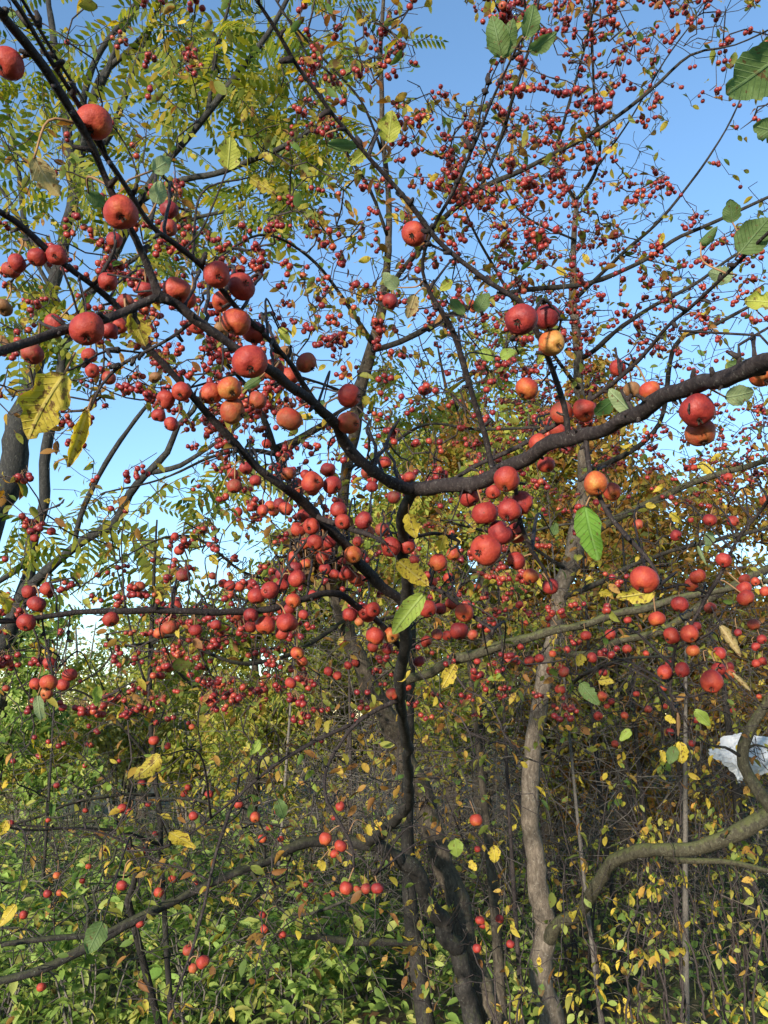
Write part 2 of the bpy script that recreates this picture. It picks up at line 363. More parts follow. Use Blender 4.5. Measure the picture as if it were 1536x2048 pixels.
# leaf templates (unit length along y): small folded leaf, and a plainer one for far foliage
def leaf_template(w=0.5, rows=5, fold=0.25, bend=0.25, cols=2):
    v = []; us = np.linspace(-1, 1, cols + 1)
    for t in np.linspace(0, 1, rows):
        h = w * 0.5 * (np.sin(np.pi * min(1, t * 0.93 + 0.05)) ** 0.75) * (1 - 0.25 * t) + 0.006
        if t == 1: h = 0.012
        for u in us:
            v.append((u * h, t + 0.0, fold * abs(u) * h - bend * t * t * 0.6))
    q = []
    c = cols + 1
    for r in range(rows - 1):
        for i in range(cols): q.append((r * c + i, r * c + i + 1, (r + 1) * c + i + 1, (r + 1) * c + i))
    return np.array(v), np.array(q)
LT_SMALL = leaf_template(0.55, 5, 0.35, 0.35)
LT_OVAL = leaf_template(0.68, 5, 0.2, 0.2)
LT_NARROW = leaf_template(0.36, 5, 0.3, 0.4)
LT_FAR = leaf_template(0.6, 3, 0.3, 0.3, 2)
def with_petiole(lt, L=0.35):
    v, q = lt; b = len(v)
    pv = np.array([(-0.012, -L, 0.02), (0.012, -L, 0.02), (0.012, 0.02, 0), (-0.012, 0.02, 0)])
    return np.vstack([v, pv]), np.vstack([q, [[b, b + 1, b + 2, b + 3]]])

def pinnate_template(n=8):
    """feather leaf: rachis with n pairs of leaflets and one at the tip, unit length"""
    mb_v, mb_q = [], []; k = 0
    def addv(v, q):
        nonlocal k
        mb_v.append(v); mb_q.append(np.asarray(q) + k); k += len(v)
    r = np.linspace(0, 1, 4); pts = np.stack([0 * r, r, -0.28 * r * r], -1)
    for a in ((0.006, 0, 0), (0, 0, 0.006)):
        a = np.array(a); v = np.vstack([pts - a, pts + a]); addv(v, [(i, i + 1, i + 5, i + 4) for i in range(3)])
    for i in range(n):
        t = 0.22 + 0.74 * i / (n - 1); c = np.array([0, t, -0.28 * t * t])
        L = 0.235 * (1 - 0.45 * abs(t - 0.55) ** 1.5); w = 0.088
        for s in (-1, 1):
            d = np.array([s * 0.9, 0.42, -0.30]); d /= np.linalg.norm(d); e = np.cross([0, 0, 1.0], d); e /= np.linalg.norm(e)
            v = np.array([c, c + d * L * 0.35 - e * w * 0.5, c + d * L * 0.38 + [0, 0, -0.012], c + d * L * 0.35 + e * w * 0.5,
                          c + d * L * 0.75 - e * w * 0.36 + [0, 0, -0.02], c + d * L + [0, 0, -0.045], c + d * L * 0.75 + e * w * 0.36 + [0, 0, -0.02]])
            addv(v, [(0, 1, 4, 2), (0, 2, 6, 3), (2, 4, 5, 6)])
    c = np.array([0, 1, -0.28]); v = np.array([c, c + [-.035, .08, -.02], c + [0, .2, -.09], c + [.035, .08, -.02]]); addv(v, [(0, 1, 2, 3)])
    return np.vstack(mb_v), np.vstack(mb_q)
PT = pinnate_template(7)

# fruit template: squat sphere with stem hollow and calyx basin, unit radius, stem along +z
def fruit_template(seg, rings, lump=0.0, seed=0, squash=0.93):
    rg = np.random.default_rng(seed); ph = rg.uniform(0, 6.28, 6); am = rg.normal(0, lump, 4)
    v = []
    for i in range(rings + 1):
        th = np.pi * i / rings
        rho = 1 - 0.26 * math.exp(-(th / 0.36) ** 2) - 0.22 * math.exp(-((math.pi - th) / 0.30) ** 2)
        for j in range(seg):
            a = 2 * np.pi * j / seg
            l = 1 + am[0] * math.sin(a + ph[0]) * math.sin(th) + am[1] * math.sin(2 * a + ph[1]) * math.sin(th) + am[2] * math.cos(th * 2 + ph[2]) + am[3] * math.sin(a * 3 + th * 2 + ph[3]) * math.sin(th) * 0.6
            v.append((rho * l * math.sin(th) * math.cos(a), rho * l * math.sin(th) * math.sin(a), rho * l * math.cos(th) * squash))
    q = [(i * seg + j, (i + 1) * seg + j, (i + 1) * seg + (j + 1) % seg, i * seg + (j + 1) % seg) for i in range(rings) for j in range(seg)]
    return np.array(v), np.array(q)
FT_SMALL = fruit_template(10, 7, 0.03, 3)
def small_fruit():
    """fruit + calyx stub + stalk: verts, quads, material index per quad (0 skin, 1 calyx, 2 stalk)"""
    v, q = FT_SMALL; V = [v]; Q = [q]; mi = [np.zeros(len(q))]; k = len(v)
    for (p0, p1, r0, r1, m_) in (((0, 0, -0.72), (0, 0, -1.0), 0.2, 0.28, 1), ((0, 0, 0.7), (0.35, 0.1, 3.3), 0.075, 0.06, 2)):
        a = np.arange(4) * np.pi / 2
        c0 = np.stack([np.cos(a) * r0, np.sin(a) * r0, 0 * a], -1) + p0; c1 = np.stack([np.cos(a) * r1, np.sin(a) * r1, 0 * a], -1) + p1
        V.append(np.vstack([c0, c1])); Q.append(np.array([(j, (j + 1) % 4, 4 + (j + 1) % 4, 4 + j) for j in range(4)]) + k); mi.append(np.full(4, m_)); k += 8
        if m_ == 1:
            Q.append(np.array([[k - 4, k - 3, k - 2, k - 1]])); mi.append(np.array([1]))
    return np.vstack(V), np.vstack(Q), np.concatenate(mi).astype(int)
SF = small_fruit()
mbt = MB().inst(SF[0], SF[1], np.zeros((1, 3)), np.eye(3)[None], tm=SF[2]); ME_SFRUIT = mbt.mesh('small_fruit', [M_FRUIT, M_CALYX, M_STEM])
def leaf_mesh(lt, name, m):
    v, q = with_petiole(lt); return MB().add(v, q).mesh(name, [m])
ME_LEAF_S = [leaf_mesh(LT_SMALL, 'leaf', M_LEAF_OBJ), leaf_mesh(leaf_template(0.5, 5, 0.8, 0.7), 'leaf', M_LEAF_OBJ), leaf_mesh(LT_OVAL, 'leaf', M_LEAF_OBJ)]
ME_LEAF_O = [leaf_mesh(LT_OVAL, 'leaf', M_LEAF_OBJ), leaf_mesh(leaf_template(0.62, 5, 0.5, 0.1), 'leaf', M_LEAF_OBJ), leaf_mesh(LT_SMALL, 'leaf', M_LEAF_OBJ)]
ME_LEAF_NARROW = [leaf_mesh(LT_NARROW, 'leaf', M_LEAF_OBJ), leaf_mesh(LT_SMALL, 'leaf', M_LEAF_OBJ)]
ME_PINNATE = MB().add(*PT).mesh('feather_leaf', [M_LEAF_FEATHER])
def mat4(M3, p, s=1.0):
    m = Matrix([[*(M3[i] * s), p[i]] for i in range(3)] + [[0, 0, 0, 1]]); return m

# ------------------------------------------------------------------ skeletons
class Limb:
    """a limb drawn by (px, py, width px, distance) points; distance is along the ray ('r') or horizontal ('Y')"""
    def __init__(s, pts, mode='r', step=0.06, ground=False, ws=0.80):
        rows = []
        for (x, y, w, d) in pts:
            p = W(x, y, d) if mode == 'r' else WY(x, y, d)
            rows.append([*p, 0.5 * w * ws * depth(p) / F])
        s.raw = np.array(rows)
        if ground:
            a = s.raw[0].copy(); b = s.raw[1]
            t = a[:3] - b[:3]; t /= np.linalg.norm(t)
            if t[2] > -0.3: t = np.array([0, 0, -1.0])
            k = (a[2] + 0.15) / -t[2]; e = np.array([*(a[:3] + t * k), a[3] * 1.25])
            s.raw = np.vstack([e, s.raw])
        c = crom(s.raw, step); c[:, 3] = np.maximum(c[:, 3], 0.0006); s.c = c
    def P(s): return s.c[:, :3]

def limb_mesh(limb, n=8, rough=0.10, knobs=0.0, wob=0.22):
    mb = MB(); c = limb.c.copy()
    if wob > 0:
        w_ = rng.normal(0, 1, (len(c) + 4, 3)); w_ = (w_[:-4] + 2 * w_[1:-3] + 3 * w_[2:-2] + 2 * w_[3:-1] + w_[4:]) / 4.4
        w_[0] = 0; w_[-1] = 0; c[:, :3] += w_ * (c[:, 3:4] * wob); c[:, 3] *= 1 + rng.normal(0, 0.05, len(c))
    tube(mb, c[:, :3], c[:, 3], n, 0, rough)
    if knobs > 0:       # short fruiting spurs and bud knobs
        L = np.concatenate([[0], np.cumsum(np.linalg.norm(np.diff(c[:, :3], axis=0), axis=1))])
        for s_ in np.arange(rng.uniform(0, knobs), L[-1], knobs):
            s_ += rng.uniform(-0.4, 0.4) * knobs
            i = int(np.clip(np.searchsorted(L, s_), 1, len(c) - 1)); p = c[i, :3]; r = c[i, 3]
            t = c[i, :3] - c[i - 1, :3]; t /= np.linalg.norm(t) + 1e-9
            d = rng.normal(0, 1, 3); d -= t * d.dot(t); d /= np.linalg.norm(d); d = d + t * 0.5; d /= np.linalg.norm(d)
            h = r + rng.uniform(0.003, 0.011); rr = rng.uniform(0.0013, 0.0026)
            tube(mb, [p, p + d * (h * 0.6), p + d * h + rng.normal(0, 0.0012, 3)], [rr * 1.3, rr, rr * 0.75], 5)
    return mb

def grow(limbs, att, seg=0.07, jit=0.22, rmin=0.0014, expo=0.42, rmax=0.012, arc=0.12):
    """joins every attractor to the nearest wood, growing outwards: returns nodes, radii, paths"""
    S = np.concatenate([l.c[::2] for l in limbs]); n0 = len(S)
    cap = n0 + len(att) * 18 + 10
    X = np.zeros((cap, 3)); X[:n0] = S[:, :3]; par = np.full(cap, -1); R0 = np.zeros(cap); R0[:n0] = S[:, 3]
    n = n0; d0 = np.array([np.min(np.sum((X[:n0] - a) ** 2, 1)) for a in att])
    paths = []
    for a in att[np.argsort(d0)]:
        d2 = np.sum((X[:n] - a) ** 2, 1); i = int(np.argmin(d2)); d = math.sqrt(d2[i])
        if d < 0.02: continue
        k = min(17, max(1, int(round(d / seg)))); idx = [i]; prev = i
        off = rng.normal(0, 1, 3) * d * arc
        for j in range(1, k + 1):
            t = j / k; p = X[i] * (1 - t) + a * t + off * math.sin(math.pi * t)
            if j < k: p = p + rng.normal(0, 1, 3) * seg * jit
            X[n] = p; par[n] = prev; idx.append(n); prev = n; n += 1
        paths.append(idx)
    cnt = np.zeros(n); child = np.zeros(n, bool)
    for j in range(n - 1, n0 - 1, -1):
        if not child[j]: cnt[j] += 1
        cnt[par[j]] += cnt[j]; child[par[j]] = True
    rad = np.minimum(rmin * np.maximum(cnt, 1) ** expo, rmax)
    return X[:n], rad, paths, n0, cnt
def twig_mesh(X, rad, paths, n0, n=5, spurs=0.0):
    mb = MB()
    if spurs > 0:           # short fruiting spurs
        for idx in paths:
            for j in idx[1:]:
                if rng.uniform() < spurs:
                    d = rng.normal(0, 1, 3); d /= np.linalg.norm(d); L = rng.uniform(0.01, 0.035)
                    tube(mb, [X[j], X[j] + d * L], [0.0016, 0.0011], 4, cap=False)
    for idx in paths:
        P = X[idx]; r = rad[idx].copy(); r[0] = r[1]
        tube(mb, P, r, n, cap=False)
    return mb

GRID = np.array([   # how much fruiting wood shows in each eighth / tenth of the photograph
    [.25, .12, .10, .75, .40, .55, .65, .40], [.45, .40, .18, .65, .75, .95, .65, .12], [.6, .6, .65, 1, 1, 1, .95, .65],
    [.8, .7, 1, 1, 1, 1, 1, .75], [.55, .35, .75, .95, .8, .9, .9, .9], [.3, .45, .85, .85, .7, .8, .9, .9],
    [.4, .6, .8, .8, .7, .9, .9, .9], [.10, .14, .40, .4, .4, .4, .35, .35], [.15, .2, .3, .35, .3, .15, .15, .15], [.1, .15, .15, .1, .1, .05, .05, .05]])
def sample_px(n, wfun, box=(-220, 1756, -260, 2048)):
    out = []
    while len(out) < n:
        x = rng.uniform(box[0], box[1]); y = rng.uniform(box[2], box[3])
        g = GRID[int(np.clip(y // 204.9, 0, 9)), int(np.clip(x // 192, 0, 7))]
        if rng.uniform() < g * wfun(x, y): out.append((x, y))
    return out

ME_HOLES = [(235, 860, 75), (440, 330, 70), (395, 210, 60), (110, 1110, 60), (1420, 330, 90), (900, 80, 70), (180, 1330, 60), (950, 150, 50), (345, 930, 35), (1250, 560, 40)]
def hole(x, y):
    return any((x - a) ** 2 + (y - b) ** 2 < r * r for a, b, r in ME_HOLES)

# ------------------------------------------------------------------ ground and far wood
def ground_material():
    m, nt, out = mat('ground_litter'); g = N(nt, 'ShaderNodeNewGeometry'); pos = g.outputs['Position']
    n1 = noise(nt, pos, 1.2, 4); n2 = noise(nt, pos, 28, 4, 0.7)
    r1 = ramp(nt, [(0.35, (0.10, 0.062, 0.032)), (0.6, (0.06, 0.075, 0.022))]); nt.links.new(n1.outputs[0], r1.inputs[0])
    r2 = ramp(nt, [(0.3, (0.4,) * 3), (0.7, (1.4,) * 3)]); nt.links.new(n2.outputs[0], r2.inputs[0])
    p = N(nt, 'ShaderNodeBsdfPrincipled'); nt.links.new(mixc(nt, 1.0, r1.outputs[0], r2.outputs[0], 'MULTIPLY'), p.inputs['Base Color']); p.inputs['Roughness'].default_value = 0.95
    b = N(nt, 'ShaderNodeBump'); b.inputs['Strength'].default_value = 0.8; b.inputs['Distance'].default_value = 0.03
    nt.links.new(n2.outputs[0], b.inputs['Height']); nt.links.new(b.outputs[0], p.inputs['Normal']); nt.links.new(p.outputs[0], out.inputs[0]); return m
gx = np.concatenate([[-600, -200, -80], np.linspace(-30, 30, 61), [80, 200, 600]])
gy = np.concatenate([[-600, -150, -40], np.linspace(-8, 40, 49), [80, 200, 900]])
GX, GY = np.meshgrid(gx, gy)
GZ = 0.05 * np.sin(GX * 0.9 + 1) * np.cos(GY * 0.7) + 0.03 * np.sin(GX * 2.3 + GY * 1.9)
nx, ny = len(gx), len(gy); ii = np.arange(ny - 1)[:, None] * nx; jj = np.arange(nx - 1)[None]
gq = np.stack([ii + jj, ii + jj + 1, ii + jj + 1 + nx, ii + jj + nx], -1).reshape(-1, 4)
g_o = obj('ground', MB().add(np.stack([GX, GY, GZ], -1), gq).mesh('ground', [ground_material()]), kind='structure')
g_o['label'] = 'brown leaf litter and grass under the crabapple trees'

def scatter(mb, lt, P, size, droop=0.5, mi=0, svar=0.3):
    n = len(P); M = rand_rot(n, droop=droop) * (size * rng.uniform(1 - svar, 1 + svar, n))[:, None, None]
    mb.inst(lt[0], lt[1], np.asarray(P), M, mi); return mb
# fallen leaves and grass
n = 5200; P = np.stack([rng.uniform(-7, 7, n), rng.uniform(3.2, 12, n), rng.uniform(0.02, 0.10, n)], -1)
o = obj('fallen_leaves', scatter(MB(), LT_FAR, P, 0.06, droop=0.0).mesh('fallen_leaves', [M_LITTER]), kind='stuff'); o['label'] = 'fallen brown leaves lying under the trees'
n = 9000; gxp = rng.uniform(-8, 8, n); P = np.stack([gxp, rng.uniform(3.5, 14, n), np.zeros(n)], -1)
P = P[(np.abs(P[:, 0] - 0.9) > 0.9 + rng.normal(0, .4, n))]
n = len(P); mb = MB(); hh = rng.uniform(0.10, 0.42, n); th = rng.uniform(0, 6.28, n); ben = rng.uniform(0.05, 0.5, n)
bl = np.array([(-.5, 0, 0), (.5, 0, 0), (.4, 0, .5), (-.4, 0, .5), (.05, 0, 1), (-.05, 0, 1)]); bq = np.array([(0, 1, 2, 3), (3, 2, 4, 5)])
V = np.zeros((n, 6, 3)); w = 0.006
for k in range(6):
    z = bl[k, 2]; off = ben * hh * z * z
    V[:, k, 0] = P[:, 0] + np.cos(th) * bl[k, 0] * w + np.sin(th) * off; V[:, k, 1] = P[:, 1] + np.sin(th) * bl[k, 0] * w - np.cos(th) * off; V[:, k, 2] = z * hh
mb.add(V.reshape(-1, 3), (bq[None] + (np.arange(n) * 6)[:, None, None]).reshape(-1, 4))
o = obj('grass', mb.mesh('grass', [M_GRASS]), kind='stuff'); o['label'] = 'thin green and straw grass under the thicket'

# the far wood that closes the view below the sky
def blob_leaves(n, centers, radii, squash=0.8):
    k = rng.choice(len(centers), n, p=(radii ** 2) / np.sum(radii ** 2))
    d = rng.normal(0, 1, (n, 3)); d /= np.linalg.norm(d, axis=1, keepdims=True)
    r = radii[k] * rng.uniform(0.35, 1.0, n) ** 0.45
    return centers[k] + d * r[:, None] * np.array([1, 1, squash])
cs, rs = [], []
for i in range(150):
    x = rng.uniform(-38, 38); y = rng.uniform(26, 40)
    top = 3.4 + 0.9 * math.sin(x * 0.31) + rng.normal(0, 0.5) + (2.4 if -5 < x < 36 else 0.5)
    z = rng.uniform(0.4, top); cs.append((x, y, z)); rs.append(rng.uniform(1.0, 2.2))
P = blob_leaves(46000, np.array(cs), np.array(rs), 0.9)
mb = scatter(MB(), LT_FAR, P, 0.20, 0.3)
o = obj('far_wood', mb.mesh('far_wood', [M_LEAF_FAR]), kind='stuff'); o['label'] = 'green and brown wood beyond the thicket, haze put into its pale colour'
mb = MB()
for i in range(240):
    x = rng.uniform(-34, 34); y = rng.uniform(22, 34); h = rng.uniform(2.0, 5.2)
    tube(mb, [(x, y, -0.1), (x + rng.normal(0, .1), y, h * .5), (x + rng.normal(0, .35), y, h)], [0.09, 0.06, 0.015], 5, cap=False)
o = obj('far_wood_trunks', mb.mesh('far_wood_trunks', [M_TWIG_GREY]), kind='stuff'); o['label'] = 'thin grey stems of the far wood'

# ------------------------------------------------------------------ trees and bushes behind
def back_tree(name, label, cat, base, h, spread, leafmat, nleaf, lsize, nl=9, group=None, lt=LT_FAR, crown_lo=0.25, tr=0.1, barkm=None, bare=0.0):
    bx, by = base; rt = root(name, label, cat, (bx, by, 0), group); barkm = barkm or M_BARK_A
    tp = np.array([(bx, by, -0.1), (bx + rng.normal(0, .06), by, h * .3), (bx + rng.normal(0, .15), by + rng.normal(0, .1), h * .62), (bx + rng.normal(0, .25), by, h * 0.97)])
    c = crom(tp, 0.2); mb = MB(); tube(mb, c, np.linspace(tr, tr * 0.12, len(c)), 9, 0, 0.06); part('trunk', mb, [barkm], rt)
    limbs = []
    for i in range(nl):
        t = crown_lo + (0.95 - crown_lo) * i / nl + rng.uniform(-.03, .03); p0 = c[int(t * (len(c) - 1))]
        a = i * 2.4 + rng.uniform(-.5, .5); L = spread * (1.15 - 0.75 * t) * rng.uniform(0.75, 1.1)
        p2 = p0 + np.array([math.cos(a) * L, math.sin(a) * L, L * rng.uniform(0.25, 0.9)]); p1 = (p0 + p2) / 2 + np.array([0, 0, -0.08 * L]) + rng.normal(0, .06, 3)
        cc = crom(np.array([p0, p1, p2]), 0.15); r = np.linspace(tr * (0.5 - 0.3 * t), 0.006, len(cc)); limbs.append(np.hstack([cc, r[:, None]]))
        mb = MB(); tube(mb, cc, r, 6, 0, 0.05); part('limb', mb, [barkm], rt)
    class Q: pass
    ls = []
    for l in limbs:
        q = Q(); q.c = l; ls.append(q)
    cen = np.concatenate([l[len(l) // 3::3, :3] for l in limbs]); rad = np.full(len(cen), spread * 0.26)
    att = blob_leaves(170, cen, rad, 0.9); att = att[att[:, 2] > 0.2]
    X, rr, paths, n0, cnt = grow(ls, att, 0.16, 0.2, 0.0028, 0.42, 0.02)
    part('twigs', twig_mesh(X, rr, paths, n0, 4), [barkm], rt, 'stuff')
    if nleaf:
        k = rng.choice(np.arange(n0, len(X)), nleaf); P = X[k] + rng.normal(0, spread * 0.055, (nleaf, 3))
        part('foliage', scatter(MB(), lt, P, lsize, 0.6), [leafmat], rt, 'stuff')
    return rt
def at_px(px, Y):       # ground point seen at column px, horizontal distance Y
    d = ray(px, 1436); return (d[0] / d[1] * Y, Y)
back_tree('orange_leaved_tree', 'tree with thinning orange brown leaves behind the pale trunk', 'tree', at_px(1090, 8.6), 5.6, 2.0, M_LEAF_ORANGE, 17000, 0.085, 14, None)
back_tree('yellow_leaved_tree', 'tree with feathery yellow green crown behind the hub of the arching branch', 'tree', at_px(905, 9.6), 6.8, 2.0, M_LEAF_YG, 17000, 0.10, 14, None, LT_NARROW)
back_tree('yellow_leaved_tree', 'rust and yellow leaved tree at the right edge behind the hanging red apples', 'tree', at_px(1440, 9.2), 4.9, 2.0, M_LEAF_ORANGE, 12000, 0.09, 12, None)
back_tree('yellow_leaved_tree', 'small yellow green tree behind the slim black stemmed sapling', 'tree', at_px(500, 9.4), 3.6, 1.7, M_LEAF_YG, 11000, 0.09, 12, None, LT_NARROW)
back_tree('yellow_leaved_tree', 'olive leaved tree standing behind the central trunk', 'tree', at_px(690, 10.5), 4.6, 1.8, M_LEAF_YG, 11000, 0.10, 12, None)
back_tree('orange_leaved_tree', 'low brown leaved tree between the pale trunk and the white bag', 'tree', at_px(1240, 8.0), 3.6, 1.6, M_LEAF_ORANGE, 10000, 0.08, 12, None)
back_tree('yellow_leaved_tree', 'leafy olive and yellow tree filling the gap right of the central trunk', 'tree', at_px(985, 7.6), 4.3, 1.7, M_LEAF_YG, 12000, 0.075, 12)
back_tree('orange_leaved_tree', 'tall rusty leaved tree far behind the mossy upper limb', 'tree', at_px(1270, 10.5), 5.8, 2.1, M_LEAF_ORANGE, 13000, 0.09, 13)
back_tree('yellow_leaved_tree', 'pale yellow tree on the slope far behind the slim black sapling', 'tree', at_px(300, 13.5), 3.7, 1.8, M_LEAF_YG, 8000, 0.09, 11)
back_tree('dark_leaved_tree', 'dark green bushy tree at the left edge below the sky', 'tree', at_px(5, 10.5), 3.3, 1.2, M_LEAF_SHRUB, 4500, 0.10, 9, None)

def bush(name, label, base, h, w, leafmat, nleaf, lsize, lt=LT_FAR, group=None, sm=None, nstem=9):
    bx, by = base; rt = root(name, label, 'bush', (bx, by, 0), group); class_limbs = []
    class Q: pass
    for i in range(nstem):
        a = rng.uniform(0, 6.28); L = w * rng.uniform(0.3, 0.75); hh = h * rng.uniform(0.6, 0.95)
        p = np.array([(bx + math.cos(a) * .06, by + math.sin(a) * .06, -0.05), (bx + math.cos(a) * L * .35, by + math.sin(a) * L * .35, hh * .55), (bx + math.cos(a) * L, by + math.sin(a) * L, hh)])
        c = crom(p, 0.12); r = np.linspace(0.014 + 0.006 * h, 0.004, len(c)); mb = MB(); tube(mb, c, r, 5, 0, 0.04); part('stem', mb, [sm or M_TWIG_GREY], rt)
        q = Q(); q.c = np.hstack([c, r[:, None]]); class_limbs.append(q)
    cen = np.concatenate([q.c[len(q.c) // 3::2, :3] for q in class_limbs]); att = blob_leaves(110, cen, np.full(len(cen), w * 0.30), 0.8); att = att[att[:, 2] > 0.08]
    X, rr, paths, n0, cnt = grow(class_limbs, att, 0.12, 0.2, 0.0022, 0.4, 0.01)
    part('twigs', twig_mesh(X, rr, paths, n0, 4), [sm or M_TWIG_GREY], rt, 'stuff')
    if nleaf:
        k = rng.choice(np.arange(n0, len(X)), nleaf); P = X[k] + rng.normal(0, lsize * 0.8, (nleaf, 3)); P[:, 2] = np.maximum(P[:, 2], 0.05)
        part('foliage', scatter(MB(), lt, P, lsize, 0.5), [leafmat], rt, 'stuff')
    return rt, X, n0
bush('autumn_bush', 'bright yellow green bush far off at the left edge', at_px(60, 13.0), 2.0, 1.9, M_LEAF_YG, 5000, 0.09)
bush('autumn_bush', 'yellowing bush far off below the four hanging apples', at_px(180, 14.5), 2.5, 2.2, M_LEAF_YG, 5500, 0.09)
bush('autumn_bush', 'pale twiggy bush with sparse leaves beside the yellowing bushes', at_px(255, 12.5), 2.2, 1.6, M_LEAF_FAR, 1800, 0.08, nstem=14)
bush('autumn_bush', 'olive bush right behind the slim black stems', at_px(390, 12.0), 2.3, 2.0, M_LEAF_YG, 4500, 0.09)

# ------------------------------------------------------------------ brushwood and undergrowth masses
mb = MB(); leafP = []
for i in range(620):            # upright stems
    y = rng.uniform(4.8, 11.5); x = rng.uniform(-0.62, 0.62) * y; h = rng.uniform(0.7, 2.6)
    if x < -0.10 * y:
        if y > 8 or rng.uniform() < 0.6: continue
        h = min(h * 0.6, 0.8)
    lean = rng.normal(0, 0.30, 2); p0 = np.array([x, y, -0.03]); p2 = p0 + [lean[0] * h, lean[1] * h, h]; p1 = (p0 + p2) / 2 + rng.normal(0, 0.07, 3) * h
    c = crom(np.array([p0, p1, p2]), h / 4); r0 = rng.uniform(0.003, 0.008); tube(mb, c, np.linspace(r0, 0.0014, len(c)), 4, int(rng.uniform() < 0.45), cap=False)
    for k in range(rng.integers(3, 8)):
        b = c[rng.integers(1, len(c))]; d = rng.normal(0, 1, 3); d[2] = abs(d[2]) * 0.6; d /= np.linalg.norm(d); L = rng.uniform(0.15, 0.6)
        e = b + d * L; m_ = (b + e) / 2 + rng.normal(0, 0.04, 3); tube(mb, [b, m_, e], [0.0028, 0.002, 0.0012], 3, int(rng.uniform() < 0.5), cap=False)
        if rng.uniform() < 0.6: leafP += [e, m_]
for i in range(6800):           # the fine tangle between them
    y = rng.uniform(4.6, 10.5); x = rng.uniform(-0.55 if rng.uniform() < .35 else -0.1, 0.6) * y
    z = rng.uniform(0.05, 2.5 if x > -0.1 * y else 0.75); d = rng.normal(0, 1, 3); d[2] = d[2] * 0.6 + 0.15; d /= np.linalg.norm(d); L = rng.uniform(0.12, 0.75)
    a_ = np.array([x, y, z]); e = a_ + d * L; m_ = (a_ + e) / 2 + rng.normal(0, 0.07, 3) * L
    tube(mb, [a_, m_, e], [0.0030, 0.0022, 0.0012], 3, int(rng.choice(3, p=[.3, .45, .25])), cap=False)
    if rng.uniform() < 0.22: leafP += [e, m_]
o = obj('brushwood', mb.mesh('brushwood', [M_TWIG, M_TWIG_GREY, M_DEADSTEM]), kind='stuff'); o['label'] = 'tangle of bare grey and brown stems under the trees'
leafP = np.array(leafP) + rng.normal(0, 0.03, (len(leafP), 3))
o = obj('brush_leaves', scatter(MB(), LT_OVAL, leafP, 0.045, 0.7).mesh('brush_leaves', [M_LEAF_YEL]), kind='stuff'); o['label'] = 'sparse yellow leaves left among the bare stems'
# back layers of tangled twigs that close the thicket
mb = MB(); P = []
for i in range(2600):
    y = rng.uniform(9, 16); x = rng.uniform(-0.14, 0.75) * y; z = rng.uniform(0.1, 2.9)
    d = rng.normal(0, 1, 3); d[1] *= 0.3; d /= np.linalg.norm(d); L = rng.uniform(0.5, 1.6); a = np.array([x, y, z]); b = a + d * L
    tube(mb, [a, (a + b) / 2 + rng.normal(0, .09, 3), b], [0.009, 0.006, 0.003], 3, 0, cap=False)
    if z > 0.5: P += [a + rng.normal(0, .15, 3) for _ in range(5)]
o = obj('thicket', mb.mesh('thicket', [M_TWIG_GREY]), kind='stuff'); o['label'] = 'dark tangle of twigs deep in the thicket'  # greyer bark colour stands in for haze lifting the dark gaps
o = obj('thicket_leaves', scatter(MB(), LT_FAR, np.array(P), 0.07, 0.5).mesh('thicket_leaves', [M_LEAF_FAR]), kind='stuff'); o['label'] = 'dull olive and brown leaves deep in the thicket'

# ------------------------------------------------------------------ generic crabapple parts
def put_leaf_parts(rt, P, size, pal, meshes, droop=0.6, name='leaf', decay=0.8):
    Ms = rand_rot(len(P), droop=droop)
    for i, p in enumerate(P):
        s = size * random.uniform(0.7, 1.3)
        o = obj(name, random.choice(meshes), rt, Matrix.Translation(-rt.location) @ mat4(Ms[i], p, s))
        c = random.choice(pal); j = random.uniform(0.8, 1.2); o.color = (c[0] * j * random.uniform(.9, 1.1), c[1] * j, c[2] * j, random.uniform(0, decay))
def fruit_frames(n, tilt=0.45):
    z = rng.normal(0, tilt, (n, 3)) * [1, 1, 0.3] + [0, 0, 1.0]; z /= np.linalg.norm(z, axis=1, keepdims=True)
    a = rng.normal(0, 1, (n, 3)); x = np.cross(a, z); x /= np.linalg.norm(x, axis=1, keepdims=True); y = np.cross(z, x)
    return np.stack([x, y, z], -1)
def put_fruit(rt, nodes, nclust, rlo, rhi, nparts=300, kmax=5):
    """clusters of small fruit hanging from twig nodes: the largest in view as parts, the rest as one mass"""
    P, S = [], []
    ph = rng.uniform(0, 6.28, 3); f_ = np.sin(nodes[:, 0] * 5.1 + ph[0]) + np.sin(nodes[:, 1] * 4.3 + ph[1]) + np.sin(nodes[:, 2] * 5.7 + nodes[:, 0] * 2.9 + ph[2])
    wgt = np.exp(0.55 * f_); wgt /= wgt.sum()          # some boughs bear heavily, others hardly at all
    for p in nodes[rng.choice(len(nodes), nclust, p=wgt)]:
        for k in range(rng.integers(1, kmax + 1)):
            P.append(p + rng.normal(0, 0.006, 3)); S.append(rng.uniform(rlo, rhi))
    P = np.array(P); S = np.array(S); M = fruit_frames(len(P), 0.5)
    C = P - np.einsum('nij,j->ni', M, np.array([0.35, 0.1, 3.3])) * S[:, None]
    x, y, z = pix(C); vis = (x > -20) & (x < 1556) & (y > -20) & (y < 2060) & (z > 0.1)
    score = np.where(vis, S / z, -1); order = np.argsort(-score); a, b = order[:nparts], order[nparts:]
    for i in a: obj('fruit', ME_SFRUIT, rt, Matrix.Translation(-rt.location) @ mat4(M[i], C[i], S[i]))
    if len(b): part('small_fruit', MB().inst(SF[0], SF[1], C[b], M[b] * S[b][:, None, None], tm=SF[2]), [M_FRUIT, M_CALYX, M_STEM], rt, 'stuff')
